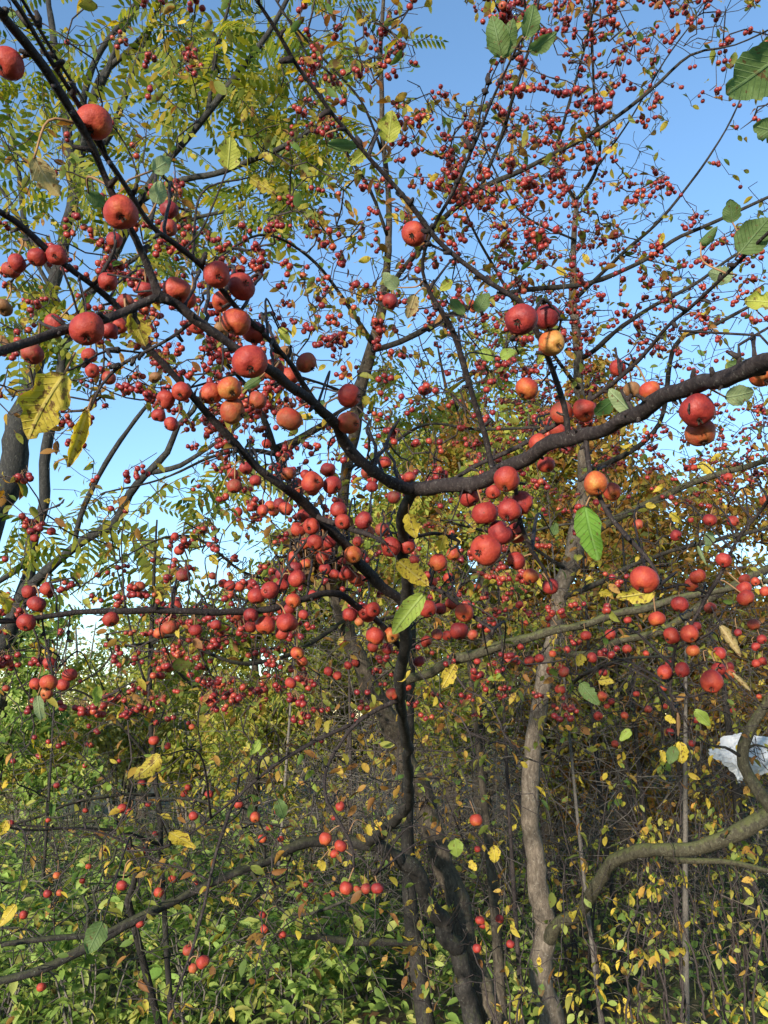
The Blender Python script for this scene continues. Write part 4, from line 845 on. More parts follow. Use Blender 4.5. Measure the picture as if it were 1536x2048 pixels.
N_L = [
    NL((826, 978, 34, .955), (770, 956, 30, .93), (715, 920, 29, .90), (690, 882, 28, .88), (645, 824, 26, .83), (600, 786, 25, .79), (555, 752, 25, .73), (510, 722, 25, .69), (445, 682, 24, .68), (390, 638, 24, .67), (350, 606, 24, .665), (318, 592, 26, .66), (306, 560, 19, .66), (272, 478, 18, .655), (240, 420, 17, .65), (206, 346, 18, .645), (172, 270, 20, .635), (128, 200, 22, .62), (75, 112, 23, .60), (0, 30, 24, .585), (-50, -20, 25, .57)),
    NL((645, 824, 16, .83), (615, 782, 16, .82), (585, 735, 15, .80), (548, 690, 15, .785), (480, 624, 14, .765), (440, 575, 14, .75), (402, 530, 14, .735), (348, 488, 14, .715), (302, 452, 14, .70), (252, 372, 14, .68), (204, 300, 14, .665), (160, 212, 14, .65), (95, 110, 13, .63), (20, -10, 13, .61)),
    NL((212, 305, 8, .66), (165, 200, 9, .655), (110, 110, 9, .645), (45, 0, 9, .63), (20, -45, 9, .62)),
    NL((318, 592, 22, .66), (286, 606, 21, .655), (230, 632, 21, .645), (140, 655, 22, .63), (70, 680, 24, .61), (0, 702, 26, .59), (-60, 725, 28, .57)),
    NL((812, 1215, 26, 1.32), (765, 1172, 27, 1.27), (718, 1126, 27, 1.22), (680, 1078, 26, 1.18), (632, 1032, 25, 1.14), (600, 1000, 23, 1.11), (556, 966, 21, 1.07), (504, 920, 19, 1.04), (452, 868, 18, 1.01), (400, 812, 17, .99), (342, 746, 16, .97), (300, 700, 15, .96), (268, 656, 15, .95), (228, 608, 15, .945), (186, 570, 15, .94), (150, 545, 15, .93), (90, 498, 16, .92), (30, 442, 15, .91), (-40, 400, 15, .89)),
    NL((808, 1300, 16, 1.46), (755, 1242, 16, 1.38), (715, 1210, 17, 1.33), (665, 1186, 17, 1.29), (600, 1200, 17, 1.25), (540, 1216, 17, 1.22), (470, 1222, 17, 1.2), (400, 1223, 17, 1.18), (300, 1222, 16, 1.16), (200, 1224, 15, 1.15), (100, 1232, 14, 1.14), (0, 1240, 14, 1.12), (-60, 1246, 14, 1.1)),
    NL((826, 978, 38, .955), (880, 976, 36, .945), (930, 968, 36, .93), (980, 955, 37, .91), (1030, 926, 36, .885), (1080, 902, 36, .86), (1140, 880, 38, .83), (1200, 856, 36, .80), (1270, 830, 38, .76), (1330, 800, 40, .72), (1400, 770, 42, .68), (1470, 745, 44, .64), (1536, 724, 46, .61), (1620, 700, 48, .58)),
    NL((988, 950, 15, .91), (968, 868, 14, .90), (945, 790, 14, .885), (925, 720, 15, .87), (905, 662, 14, .86), (888, 630, 13, .85), (868, 600, 12, .845), (848, 560, 10, .84), (845, 520, 9, .835), (868, 455, 9, .825), (905, 385, 9, .815), (945, 300, 8, .80), (978, 215, 7, .785), (1012, 140, 6, .77), (1045, 75, 5, .76)),
    NL((1138, 880, 16, .83), (1126, 812, 15, .82), (1104, 740, 15, .81), (1085, 690, 14, .80), (1066, 652, 14, .79), (1042, 606, 13, .78), (1010, 584, 13, .775), (960, 552, 14, .77), (902, 506, 13, .765), (860, 460, 12, .76), (790, 372, 11, .75), (720, 292, 11, .74), (660, 222, 10, .73), (600, 140, 10, .72), (560, 72, 10, .71), (500, -20, 10, .70)),
    NL((1172, 868, 12, .815), (1178, 930, 12, .81), (1190, 975, 12, .805), (1206, 1012, 12, .80), (1236, 1052, 13, .795), (1256, 1076, 13, .79), (1290, 1110, 11, .785), (1312, 1142, 8, .78), (1320, 1168, 6, .78)),
    NL((826, 985, 10, .96), (900, 962, 10, .975), (960, 928, 11, .985), (1050, 886, 12, .99), (1120, 842, 12, .98), (1180, 800, 12, .965), (1258, 742, 12, .94), (1330, 660, 11, .90), (1400, 598, 10, .86), (1480, 520, 10, .82), (1560, 440, 10, .78)),
    NL((1590, 705, 20, .60), (1600, 830, 14, .85), (1565, 930, 11, 1.1), (1530, 1010, 10, 1.25), (1490, 1060, 9, 1.28), (1460, 1110, 9, 1.3), (1440, 1150, 10, 1.3), (1412, 1190, 11, 1.3), (1398, 1222, 10, 1.3), (1376, 1258, 8, 1.3), (1352, 1292, 8, 1.31), (1344, 1345, 7, 1.32), (1342, 1390, 6, 1.33), (1350, 1420, 4, 1.33)),
    NL((1412, 1186, 8, 1.3), (1370, 1170, 7, 1.29), (1330, 1178, 6, 1.28), (1300, 1178, 4, 1.27)),
    NL((1354, 1298, 6, 1.31), (1390, 1280, 6, 1.3), (1420, 1265, 5, 1.3), (1450, 1240, 4, 1.29)),
    NL((1346, 1350, 6, 1.32), (1380, 1335, 5, 1.3), (1420, 1322, 5, 1.28), (1450, 1345, 5, 1.27), (1490, 1385, 4, 1.26), (1525, 1410, 3, 1.26)),
    NL((1345, 1392, 6, 1.33), (1380, 1394, 5, 1.31), (1415, 1384, 4, 1.29)),
    NL((84, 1234, 6, 1.14), (92, 1280, 6, 1.14), (100, 1320, 5, 1.14), (106, 1350, 5, 1.14)),
    NL((140, 1228, 4, 1.145), (134, 1280, 4, 1.15), (124, 1320, 3, 1.15), (112, 1345, 3, 1.15)),
    NL((186, 572, 10, .94), (205, 545, 10, .935), (226, 505, 9, .93), (232, 480, 6, .93)),
    NL((388, 640, 10, .67), (340, 676, 9, .70), (285, 706, 9, .72), (240, 732, 9, .74), (205, 770, 8, .74), (180, 820, 6, .73)),
    NL((285, 706, 6, .72), (215, 700, 6, .70), (160, 730, 5, .68), (132, 742, 5, .67)),
    NL((808, 1395, 14, 1.62), (720, 1440, 10, 1.6), (660, 1520, 8, 1.58), (650, 1590, 8, 1.57), (672, 1630, 8, 1.57), (695, 1671, 8, 1.57), (706, 1702, 7, 1.57), (708, 1735, 6, 1.57)),
    NL((706, 1702, 5, 1.57), (730, 1725, 4, 1.57), (750, 1750, 3, 1.57)),
    NL((700, 1450, 10, 1.6), (580, 1510, 9, 1.58), (480, 1590, 8, 1.56), (450, 1650, 8, 1.55), (430, 1710, 8, 1.55), (412, 1790, 8, 1.55), (390, 1880, 7, 1.55), (370, 1940, 7, 1.55), (345, 2012, 6, 1.55), (375, 2045, 4, 1.55)),
    NL((484, 1588, 7, 1.56), (440, 1622, 6, 1.55), (380, 1668, 6, 1.54), (300, 1700, 6, 1.53), (200, 1665, 5, 1.52), (120, 1655, 4, 1.51), (20, 1650, 3, 1.5)),
    NL((416, 1760, 6, 1.55), (360, 1735, 5, 1.56), (310, 1722, 4, 1.57), (290, 1700, 4, 1.58)),
    NL((820, 1150, 12, 1.23), (860, 1172, 11, 1.2), (895, 1190, 11, 1.18), (925, 1215, 10, 1.17), (950, 1235, 9, 1.16), (985, 1260, 6, 1.15)),
    NL((818, 1075, 10, 1.1), (870, 1068, 9, 1.09), (920, 1085, 8, 1.07), (900, 1100, 5, 1.06)),
    NL((1018, 935, 12, .89), (1032, 985, 11, .905), (1040, 1040, 11, .92), (1062, 1100, 10, .95), (1090, 1140, 8, .97), (1100, 1165, 5, .98)),
    NL((632, 1032, 14, 1.14), (680, 1050, 14, 1.11), (720, 1062, 13, 1.09), (770, 1085, 9, 1.07)),
    NL((632, 1050, 8, 1.14), (605, 1090, 8, 1.12), (575, 1130, 7, 1.1), (555, 1180, 6, 1.09), (548, 1215, 5, 1.09)),
    NL((655, 1062, 5, 1.13), (640, 1090, 5, 1.12), (620, 1110, 4, 1.11), (596, 1122, 4, 1.1)),
    NL((735, 1140, 8, 1.24), (700, 1110, 7, 1.2), (668, 1120, 6, 1.18), (648, 1128, 5, 1.17)),
    NL((455, 872, 7, 1.01), (478, 905, 6, 1.02), (488, 928, 5, 1.03)),
    NL((900, 507, 7, .765), (845, 480, 6, .78), (830, 455, 5, .79)),
    NL((905, 660, 8, .86), (880, 650, 6, .87), (860, 662, 4, .87)),
    NL((888, 632, 6, .85), (918, 632, 5, .84), (945, 640, 4, .83), (965, 630, 3, .82)),
    NL((1085, 690, 9, .80), (1110, 668, 8, .79), (1122, 640, 6, .785), (1095, 602, 10, .77), (1080, 598, 8, .76)),
    NL((1082, 600, 7, .76), (1062, 635, 7, .74), (1040, 665, 6, .73), (1010, 688, 5, .72)),
    NL((1270, 828, 14, .76), (1255, 800, 10, .765), (1242, 780, 8, .77)),
    NL((1476, 742, 14, .635), (1478, 715, 10, .635), (1477, 690, 5, .635)),
    NL((1190, 330, 3, .80), (1100, 100, 3, .75)),
    NL((905, 385, 4, .815), (940, 300, 4, .81), (965, 210, 4, .80), (985, 150, 3, .79), (1003, 115, 3, .78)),
]
del N_L[-2]
N_ROOT = root('crabapple_tree', 'crabapple tree with curved black stem, arching dark branches and the largest red apples', 'tree', (N_T.c[0, 0], N_T.c[0, 1], 0))
part('trunk', limb_mesh(N_T, 12, 0.09), [M_BARK_BLACK], N_ROOT)
for l in N_LOW: part('limb', limb_mesh(l, 9, 0.10, 0.08), [M_BARK_BLACK], N_ROOT)
for l in N_L:
    thick = l.c[0, 3] > 0.004
    part('branch', limb_mesh(l, 10 if thick else 6, 0.13, 0.024 if l.c[:, 3].max() < 0.012 and depth(l.c[0, :3]) < 1.2 else 0.04, 0.22), [M_BARK_NEAR], N_ROOT)

APPLES = """
18 125 62 r|188 246 70 o|241 425 66 o|229 480 33 r|338 420 37 d|338 456 34 r|35 527 38 r|22 539 36 r|74 515 38 r|112 510 40 r|216 563 38 r|289 579 34 r|352 580 55 o b|374 598 40 r b|109 648 40 r
175 658 68 r|217 660 38 r b|251 606 36 r|240 650 32 r|243 630 32 r|64 707 45 r|178 711 31 r|184 741 29 r|217 756 29 r|394 652 36 r b|8 615 32 n|433 550 53 r|483 572 55 r|444 602 40 o|472 645 57 o|508 665 48 r b|441 662 32 n
500 725 70 r|548 738 44 o b|578 752 40 o|568 704 27 n|613 726 43 m|421 787 46 o|459 777 48 y|465 823 53 m|514 800 37 m|578 838 52 o|699 791 48 r|698 846 47 o|780 603 32 d|310 755 24 n|363 783 38 r|333 798 38 r|318 830 28 r|342 848 30 r
465 947 24 r|469 972 31 r|492 937 27 r|511 961 24 r|577 948 30 o|624 965 43 o|665 971 39 r|594 965 21 r|595 980 27 o|611 950 22 r|526 1021 24 o|540 1012 23 o|548 1023 22 o|571 1018 29 o|606 1031 28 r|634 1040 22 r|656 1041 20 d|623 1051 34 r|677 1019 35 r|686 1042 32 r|728 1041 36 r|735 1063 27 m|630 1085 33 r|660 1084 29 r|766 1059 30 r|782 1093 41 r|706 1109 37 y
771 925 26 r|744 974 24 r|745 958 22 r|788 995 28 r|735 945 26 r|650 1138 25 r|669 1148 22 r|694 1145 29 r|716 1161 27 r|738 1155 24 r|590 1136 30 d|594 1157 36 r|564 1150 27 d|563 1170 28 r|612 1127 22 y|539 1180 37 r|514 1192 36 r|503 1170 24 d|460 1172 23 r|460 1186 22 o|446 1167 20 r|425 1152 16 r|586 1201 31 o|587 1181 14 r
472 1231 25 o|503 1230 30 d|485 1243 19 r|537 1224 24 r|502 1254 26 r|533 1250 41 o|574 1244 42 r|576 1219 29 r|564 1266 30 o|607 1230 21 r|576 1275 14 r|432 1250 22 r|438 1265 20 r|699 1230 31 r|745 1219 31 r|735 1232 28 r|719 1244 20 y|750 1271 38 o|783 1269 33 y|775 1297 24 r|746 1295 23 r|595 1306 27 o|604 1323 22 o|582 1366 24 r|657 1343 20 r|675 1352 19 r|696 1331 18 r|710 1326 16 r|784 1388 25 r|685 1284 18 r
58 1184 30 r|95 1178 29 r|73 1207 36 r|53 1245 37 r|221 1239 32 r|339 1254 31 o|319 1266 24 o|391 1260 27 r|99 1326 27 r|72 1368 25 o|97 1366 34 o|139 1349 30 r|126 1369 27 r|93 1387 24 m|358 1101 22 r|280 1172 22 m|350 1073 18 r|352 1214 20 o|12 1377 14 r|69 1076 18 r|103 1063 17 r
1013 959 53 r|987 984 30 r b|940 992 44 d b|968 1026 53 r|1018 1020 47 r|1044 1006 47 r|1000 1066 51 r|1032 1066 42 p b|972 1099 62 r|1034 1122 38 r|1062 1152 32 y|1076 1155 18 r|1101 1173 34 r|877 1125 38 o|907 1108 29 o|898 1155 22 r|953 1174 17 o|810 1069 30 r|815 1092 32 r|820 954 24 r|1076 885 37 o|1118 866 30 d b|1093 930 34 r b
856 1218 37 r|881 1217 26 d|903 1207 26 r|929 1226 37 o|864 1165 22 r|855 1150 18 r|1192 967 50 Y|1224 983 38 p|1277 1049 21 o|1351 1070 22 d|1420 1040 26 r|1466 1043 24 r|1382 1040 12 r|1288 1160 58 o|1448 1120 31 r|1396 1153 31 o|1383 1170 28 o|1359 1209 34 r|1314 1237 34 o|1420 1216 24 p|1489 1160 24 o|1511 1163 18 o|1488 1177 30 o|1491 1196 33 o|1531 1183 22 o|1532 1001 24 o|1456 954 18 r|1374 937 15 r|1386 921 14 r|1387 935 14 o|1192 1005 14 d|1206 1017 11 o
918 1262 38 d|946 1270 22 o|874 1270 25 r|852 1283 24 r|894 1271 20 r|838 1323 24 d|816 1374 15 r|951 1356 15 r|955 1323 14 r|1015 1320 15 r|1022 1310 11 o|1059 1322 22 r|1079 1317 20 r|1102 1341 20 r|1128 1344 22 r|1121 1332 14 r|1105 1308 15 o|1134 1299 15 r|1117 1298 12 r|1120 1379 21 o|1039 1210 16 r|1104 1227 15 r|1126 1231 14 o|1097 1237 13 r|1095 1250 12 r|975 1259 13 o|960 1252 12 r|1052 1246 12 o|1042 1293 14 r
1344 1271 33 r|1379 1267 37 o|1392 1253 22 r|1386 1301 27 y|1330 1344 31 r|1364 1340 31 r|1337 1327 16 r|1424 1363 47 r|1436 1338 28 r|1458 1334 20 r|1459 1348 22 o|1438 1306 27 r|1507 1249 25 m|1511 1293 18 r|1512 1327 18 r|1525 1322 18 r|1524 1278 20 r|1172 1272 22 r|1221 1269 22 r|1254 1298 19 r|1184 1315 21 r|1206 1345 18 r|1255 1240 16 r|1292 1307 13 p
1204 1392 20 o|1223 1403 14 r|1214 1412 13 o|1273 1388 13 r|1327 1376 14 o|1296 1418 17 r|1249 1431 16 o|1329 1413 13 o|1391 1440 15 r|1340 1464 17 r|1250 1471 15 o|1230 1488 15 o|1384 1487 14 r|1196 1431 18 r|1466 1421 11 r|1518 1393 11 o|1476 1265 16 d
1042 638 65 d|1094 634 52 d b|1104 686 54 Y|1054 776 47 y|1124 826 47 o|1168 820 46 r|1114 862 32 o b|828 468 48 r|1236 736 34 r|1264 780 34 n|1300 782 42 o|1394 822 68 r|1402 866 58 m|1525 748 50 o
244 1617 20 r|258 1623 16 r|387 1632 20 r|283 1566 16 r|368 1587 15 r|376 1575 13 r|419 1588 18 r|477 1609 18 r|510 1634 22 o|525 1677 18 o|555 1623 14 r|565 1624 14 r|562 1678 13 o|244 1771 22 r|318 1785 21 o|345 1758 17 o|120 1786 15 m|95 1787 17 r|377 1900 22 o|405 1923 26 o|386 1937 20 m|525 1829 15 r|529 1858 18 o|565 1869 16 r|281 1847 17 r|83 1974 19 o
651 1678 27 o|681 1692 25 o|669 1707 19 o|681 1613 20 o|693 1776 28 o|732 1777 22 r|755 1777 25 r|715 1779 16 m|654 1792 15 r|665 1788 13 o|668 1636 11 r|286 1702 15 r|47 1830 17 r|257 1695 13 p|114 1571 13 r|296 1608 12 r|171 1621 11 p|21 1647 14 r|97 1640 11 o|114 1751 15 y|177 1733 12 o|165 1761 12 p|211 1703 11 r|310 1667 11 r|392 1766 11 r|539 1656 14 r|612 1770 11 p|622 1762 10 r
308 1481 21 o|336 1492 14 p|238 1522 10 r|384 1454 13 o|377 1446 9 r|312 1445 12 r|952 1640 26 o|955 1698 14 r|960 1841 19 r|965 1849 16 r|999 1838 18 r|954 1897 18 r|1021 1888 17 r
"""
TINT = {'r': (0.70, 0.0), 'o': (0.47, 0.0), 'd': (0.92, 0.05), 'y': (0.31, 0.0), 'Y': (0.20, 0.0), 'p': (0.56, 0.0), 'm': (0.38, 0.45), 'n': (0.12, 0.9)}
owners = {'N': (N_ROOT, [N_T] + N_L + N_LOW), 'A': (A_ROOT, [A_T] + A_L), 'B': (B_ROOT, B_L), 'S': (S_ROOT, [S_T] + S_L)}
cand, own = [], []
for k, (rt, ls) in owners.items():
    for l in ls:
        c = l.c[::2] if k == 'N' else l.c; cand.append(c); own += [k] * len(c)
cand = np.concatenate(cand); own = np.array(own); cx, cy, cz = pix(cand[:, :3]); cr = np.linalg.norm(cand[:, :3] - CAM, axis=1)
for _ in range(34):         # the crowded band below the main bough
    APPLES += '%d %d %d %s|' % (random.gauss(640, 110), random.gauss(1120, 95), random.uniform(20, 31), random.choice('rrrood'))
ap = []
for row in APPLES.replace('\n', '|').split('|'):
    f = row.split()
    if len(f) < 4: continue
    x, y, d = map(float, f[:3]); kind = f[3]; behind = len(f) > 4
    r_est = 0.030 * F / d
    cost = np.hypot(cx - x, np.where(cy > y, (cy - y) * 1.6, cy - y)) + 230 * np.abs(np.log(cr / r_est)) + np.where(own == 'N', 0, 25)
    i = int(np.argmin(cost)); lo, hi = 0.023 * F / d, 0.037 * F / d
    r = float(np.clip(cr[i], lo, hi)); rad = 0.5 * d * r / F
    sd_ = math.hypot(cx[i] - x, cy[i] - y) * r / F
    if sd_ < rad + cand[i, 3] and abs(r - cr[i]) < rad + cand[i, 3]:
        dr = math.sqrt(max(0.0, (rad + cand[i, 3]) ** 2 - sd_ ** 2)) * 0.97; r = cr[i] + (dr if behind else -dr)
    elif behind: r = r + 0.015
    ap.append([x, y, d, kind, i, r])
for it in range(5):         # neighbours may touch but not sink into each other
    for a in range(len(ap)):
        for b in range(a + 1, len(ap)):
            A_, B_ = ap[a], ap[b]
            if abs(A_[0] - B_[0]) > 70 or abs(A_[1] - B_[1]) > 70: continue
            ra, rb = A_[2] * A_[5] / F / 2, B_[2] * B_[5] / F / 2; s_ = math.hypot(A_[0] - B_[0], A_[1] - B_[1]) * (A_[5] + B_[5]) / 2 / F
            need = (ra + rb) * 0.96
            if s_ < need and abs(A_[5] - B_[5]) < math.sqrt(need ** 2 - s_ ** 2):
                g_ = math.sqrt(need ** 2 - s_ ** 2) - abs(A_[5] - B_[5])
                if A_[2] >= B_[2]: A_[5] -= g_ * 0.3; B_[5] += g_ * 0.7
                else: B_[5] -= g_ * 0.3; A_[5] += g_ * 0.7
ME_AP = []
for k in range(10):
    v, q = fruit_template(26, 18, 0.040, 10 + k, 0.90 + 0.03 * (k % 3)); d0 = rng.normal(0, 1, (2, 3)); d0 /= np.linalg.norm(d0, axis=1, keepdims=True)
    for dd in d0: v = v * (1 - 0.10 * np.exp(-((1 - v @ dd / np.linalg.norm(v, axis=1)) / 0.06)))[:, None]      # a shallow dent or two
    ME_AP.append(MB().add(v, q).mesh('crabapple', [M_APPLE]))
v, q = fruit_template(20, 14, 0.10, 40, 0.8); v = v * (1 + rng.normal(0, 0.035, (len(v), 1))); ME_SHRIVEL = MB().add(v, q).mesh('shrivelled_crabapple', [M_APPLE])
def calyx_mesh():
    mb = MB(); a = np.arange(12) / 12 * 2 * np.pi; zb = -0.76
    ring = np.stack([0.17 * np.cos(a), 0.17 * np.sin(a), 0 * a + zb + 0.0], -1)
    mb.add(np.vstack([ring, [[0, 0, zb + 0.06]]]), None, [(j, 12, (j + 1) % 12) for j in range(12)])
    for k in range(5):
        t = k / 5 * 2 * np.pi + 0.3; c, s_ = math.cos(t), math.sin(t)
        pts = np.array([(0.10 * c, 0.10 * s_, zb), (0.16 * c, 0.16 * s_, zb - 0.13), (0.20 * c, 0.20 * s_, zb - 0.20), (0.25 * c, 0.25 * s_, zb - 0.21)])
        w = np.array([0.07, 0.065, 0.045, 0.012])[:, None]; e = np.array([-s_, c, 0])
        mb.add(np.vstack([pts - e * w, pts + e * w]), [(i, i + 1, i + 5, i + 4) for i in range(3)])
    for k in range(7):
        t = rng.uniform(0, 6.28); tube(mb, [(0.03 * math.cos(t), 0.03 * math.sin(t), zb), (0.10 * math.cos(t), 0.10 * math.sin(t), zb - 0.17)], [0.012, 0.008], 4)
    return mb.mesh('calyx', [M_CALYX])
ME_CALYX = calyx_mesh()
spur = {k: MB() for k in owners}
n_big = {k: 0 for k in owners}
for (x, y, d, kind, i, r) in ap:
    k = own[i]; rt = owners[k][0]; P = W(x, y, r); s = 0.5 * d * depth(P) / F
    Q = cand[i, :3]; toq = Q - P; L = np.linalg.norm(toq); upv = np.array([0, 0, 1.0])
    axis = upv + rng.normal(0, 0.28, 3) + np.array([0, 0.30, 0]) * rng.uniform(0.4, 2.2)     # fruit hang with the calyx down, many tipped to face the path
    if L < 0.05 + s and toq[2] > -0.6 * L: axis = axis * 0.75 + toq / max(L, 1e-6) * 0.7
    axis /= np.linalg.norm(axis)
    a = rng.normal(0, 1, 3); xx = np.cross(a, axis); xx /= np.linalg.norm(xx); M3 = np.stack([xx, np.cross(axis, xx), axis], -1)
    top = P + axis * s * 0.72
    if kind == 'n' and rng.uniform() < 0.8: me = ME_SHRIVEL
    else: me = random.choice(ME_AP)
    M4 = mat4(M3, P, s)
    o = obj('crabapple', me, rt, Matrix.Translation(-rt.location) @ M4)
    b_, rot = TINT[kind]; o.color = (b_ + random.uniform(-.10, .10), max(rot, 0.45 if random.random() < 0.10 else 0.0), 0, 1)
    if kind == 'n': o['label'] = 'brown shrivelled crabapple'
    elif kind == 'Y': o['label'] = 'yellow crabapple with a red cheek'
    if d >= 13: obj('calyx', ME_CALYX, o)
    # stalk up to the wood, by way of a short spur where the wood is farther off
    stalk = 0.028 + s * 0.3
    if L > stalk + s + 0.02:
        E = P + axis * (s * 0.8) + (np.array([0, 0, 1.0]) * 0.8 + (toq / L) * 0.5) * stalk
        mid = (Q + E) / 2 + np.array([0, 0, 0.10 * L]) * (1 if Q[2] < E[2] + 0.02 else 0.3) + rng.normal(0, 0.05 * L, 3)
        c = crom(np.array([Q, mid, E]), max(0.012, L / 10)); c[1:-1] += rng.normal(0, 0.001 + 0.003 * L, (len(c) - 2, 3))
        rr0 = min(cand[i, 3] * 0.7, 0.0013 + 0.0016 * L); tube(spur[k], c, np.linspace(rr0, 0.0014, len(c)), 6, 0, 0.08)
    else: E = Q
    m_ = (top + E) / 2 + axis * 0.25 * np.linalg.norm(E - top) + rng.normal(0, 0.0015, 3)
    c = crom(np.array([top - axis * s * 0.05, m_, E]), 0.006); mi4 = np.array(M4.inverted())
    c = c @ mi4[:3, :3].T + mi4[:3, 3]; mb = MB(); tube(mb, c, np.linspace(0.0010, 0.0014, len(c)) / s, 5)
    obj('stalk', mb.mesh('stalk', [M_STEM]), o)
for k, mb in spur.items():
    if mb.n: part('spurs', mb, [M_BARK_NEAR], owners[k][0], 'stuff')
px = [(rng.uniform(-80, 860), rng.uniform(1480, 1950)) for _ in range(420)]
Gl = grow(N_LOW, np.array([WY(x, y, rng.uniform(2.6, 3.7)) for x, y in px]), 0.05, 0.2, 0.0014, 0.4)
part('low_twigs', twig_mesh(*Gl[:4], spurs=0.35), [M_BARK_BLACK], N_ROOT, 'stuff')
put_leaves(N_ROOT, Gl[0][Gl[3]:], 130, 0.045, [LIME, OLIVE, YELLOW, GREEN, YBROWN], ME_LEAF_S, M_LEAF_CRAB, 130)
# fine twigs along the near branches
px = [(rng.uniform(-80, 1620), rng.uniform(-60, 1420)) for _ in range(150)]
att = []
for l in N_L:
    for j in rng.choice(len(l.c), max(1, len(l.c) // 16)):
        d_ = rng.normal(0, 1, 3); d_ /= np.linalg.norm(d_); att.append(l.c[j, :3] + d_ * rng.uniform(0.02, 0.09))
Gn = grow(N_L, np.array(att), 0.018, 0.24, 0.0009, 0.3, 0.002)
part('twigs', twig_mesh(*Gn[:4]), [M_BARK_NEAR], N_ROOT, 'stuff')

# ------------------------------------------------------------------ the big leaves of the near branches
LEAVES = """
130 745 45 872 88 yb .62 c|176 818 137 937 46 yb .70 f|66 315 121 402 46 tan .62 c|455 340 462 270 44 yg .75 -|776 286 784 220 50 yg .76 -|652 291 722 291 36 gr .76 f|497 354 551 388 28 yb .8 -|304 342 342 318 32 pl .72 -|312 408 322 362 34 pl .72 -|176 385 214 415 26 gr .68 -
1003 116 985 28 44 gr .77 c|1006 116 1026 38 34 gr .77 -|1052 76 1072 6 34 gr .77 -|1058 104 1112 72 30 gr .77 c|1575 100 1452 194 90 gr .58 c|1566 265 1505 252 56 gr .62 -|1465 446 1460 398 38 gr .85 -|1478 507 1538 436 66 gr .80 -|1400 486 1434 457 38 gr .86 f|1552 606 1484 597 38 yg .72 c|1466 556 1418 545 38 pl .86 -
930 629 899 597 36 gr .84 f|954 626 976 584 32 gr .84 -|830 589 815 637 30 tan .84 -|796 576 766 547 30 pl .86 -|262 624 291 692 48 yb .68 -|521 755 488 777 22 gr .78 -|1263 824 1216 780 34 pl .78 -|1226 800 1188 832 32 dk .79 -|1490 738 1454 727 28 gr .70 -|1450 795 1512 785 40 pl .70 c
1170 1011 1192 1122 60 br .80 -|817 1027 831 1077 36 ye .98 -|890 1070 878 1102 30 ye 1.06 -|795 1121 857 1172 44 ye 1.0 -|848 1187 780 1268 46 lm 1.0 c|1312 1182 1232 1198 36 yb .9 -|1198 1182 1224 1190 28 ye 1.4 -|1395 928 1426 945 34 ye 1.5 -|1160 1364 1197 1410 28 gr 1.5 -|1440 1250 1482 1312 30 tan 1.2 f|1464 1344 1504 1384 15 tan 1.28 f|1388 1420 1424 1452 22 lm 1.5 -|1350 1492 1338 1528 22 gr 1.5 -|1360 1484 1364 1530 30 ye 1.5 -|1355 1424 1357 1472 13 br2 1.34 f
911 1327 884 1377 32 ye 1.35 -|811 1350 791 1361 19 ye 1.5 -|193 1371 192 1412 22 lm 1.3 -|75 1390 81 1442 20 pl 1.15 -|321 1510 276 1558 40 yb 1.15 c|344 1329 386 1330 28 ol 1.3 -|0 1184 23 1226 28 yb .95 c|338 1664 392 1692 32 ye 1.3 -|206 1844 174 1907 38 gr 1.2 -|909 1677 915 1716 34 lm 1.3 -|986 1690 992 1728 24 ye 1.6 -|596 1740 607 1716 16 ye 1.6 -|640 1720 646 1745 18 ye 1.6 -|735 1648 742 1672 15 ye 1.6 -|32 1808 0 1852 20 ye 1.4 -|1166 1308 1156 1332 22 ye 1.7 -|1196 1360 1228 1364 20 yb 1.7 -|724 806 742 794 22 ye 1.0 -|450 958 427 998 15 yg 1.0 f|735 1080 733 1102 15 lm 1.1 -|985 1352 1010 1360 16 ye 1.6 -|1002 1348 975 1360 14 lm 1.6 -|1105 1070 1112 1046 20 gr 1.6 -|1340 1025 1362 1045 18 ye 1.6 -|1425 1065 1412 1092 24 pl 1.4 -|1290 1010 1312 1012 14 ye 1.7 -|1395 1090 1412 1130 12 pl 1.4 f|1415 1300 1446 1330 18 yb 1.3 f|1322 1500 1330 1525 14 ye 1.6 -
14 1640 0 1672 20 ye 1.5 -|940 1720 952 1742 16 ye 1.7 -|1262 1460 1240 1480 18 lm 1.7 -|1330 1432 1352 1446 14 ye 1.7 -|250 1040 258 1062 16 yg 1.2 -|420 1110 436 1130 16 ye 1.3 -|560 655 580 690 22 yg 1.0 -|648 800 630 830 18 gr 1.05 -|735 300 700 330 24 yg 1.0 -|905 560 880 580 22 yg 1.05 -|960 700 985 720 22 lm 1.1 -|1000 715 1030 700 24 lm 1.1 -|1090 700 1075 730 16 yg 1.2 -|520 1480 500 1510 18 lm 1.4 -|555 1600 570 1640 26 gr 1.25 -
"""
LC = {'yb': ((0.44, 0.34, 0.05), .9), 'tan': ((0.42, 0.31, 0.13), .6), 'yg': ((0.36, 0.36, 0.06), .5), 'gr': ((0.11, 0.165, 0.05), .1), 'pl': ((0.22, 0.27, 0.12), .1), 'dk': ((0.05, 0.10, 0.025), .1), 'br': ((0.13, 0.25, 0.035), .1), 'ye': ((0.54, 0.40, 0.055), .6), 'lm': ((0.26, 0.33, 0.06), .2), 'br2': ((0.16, 0.09, 0.04), .6), 'ol': ((0.15, 0.16, 0.03), .7)}
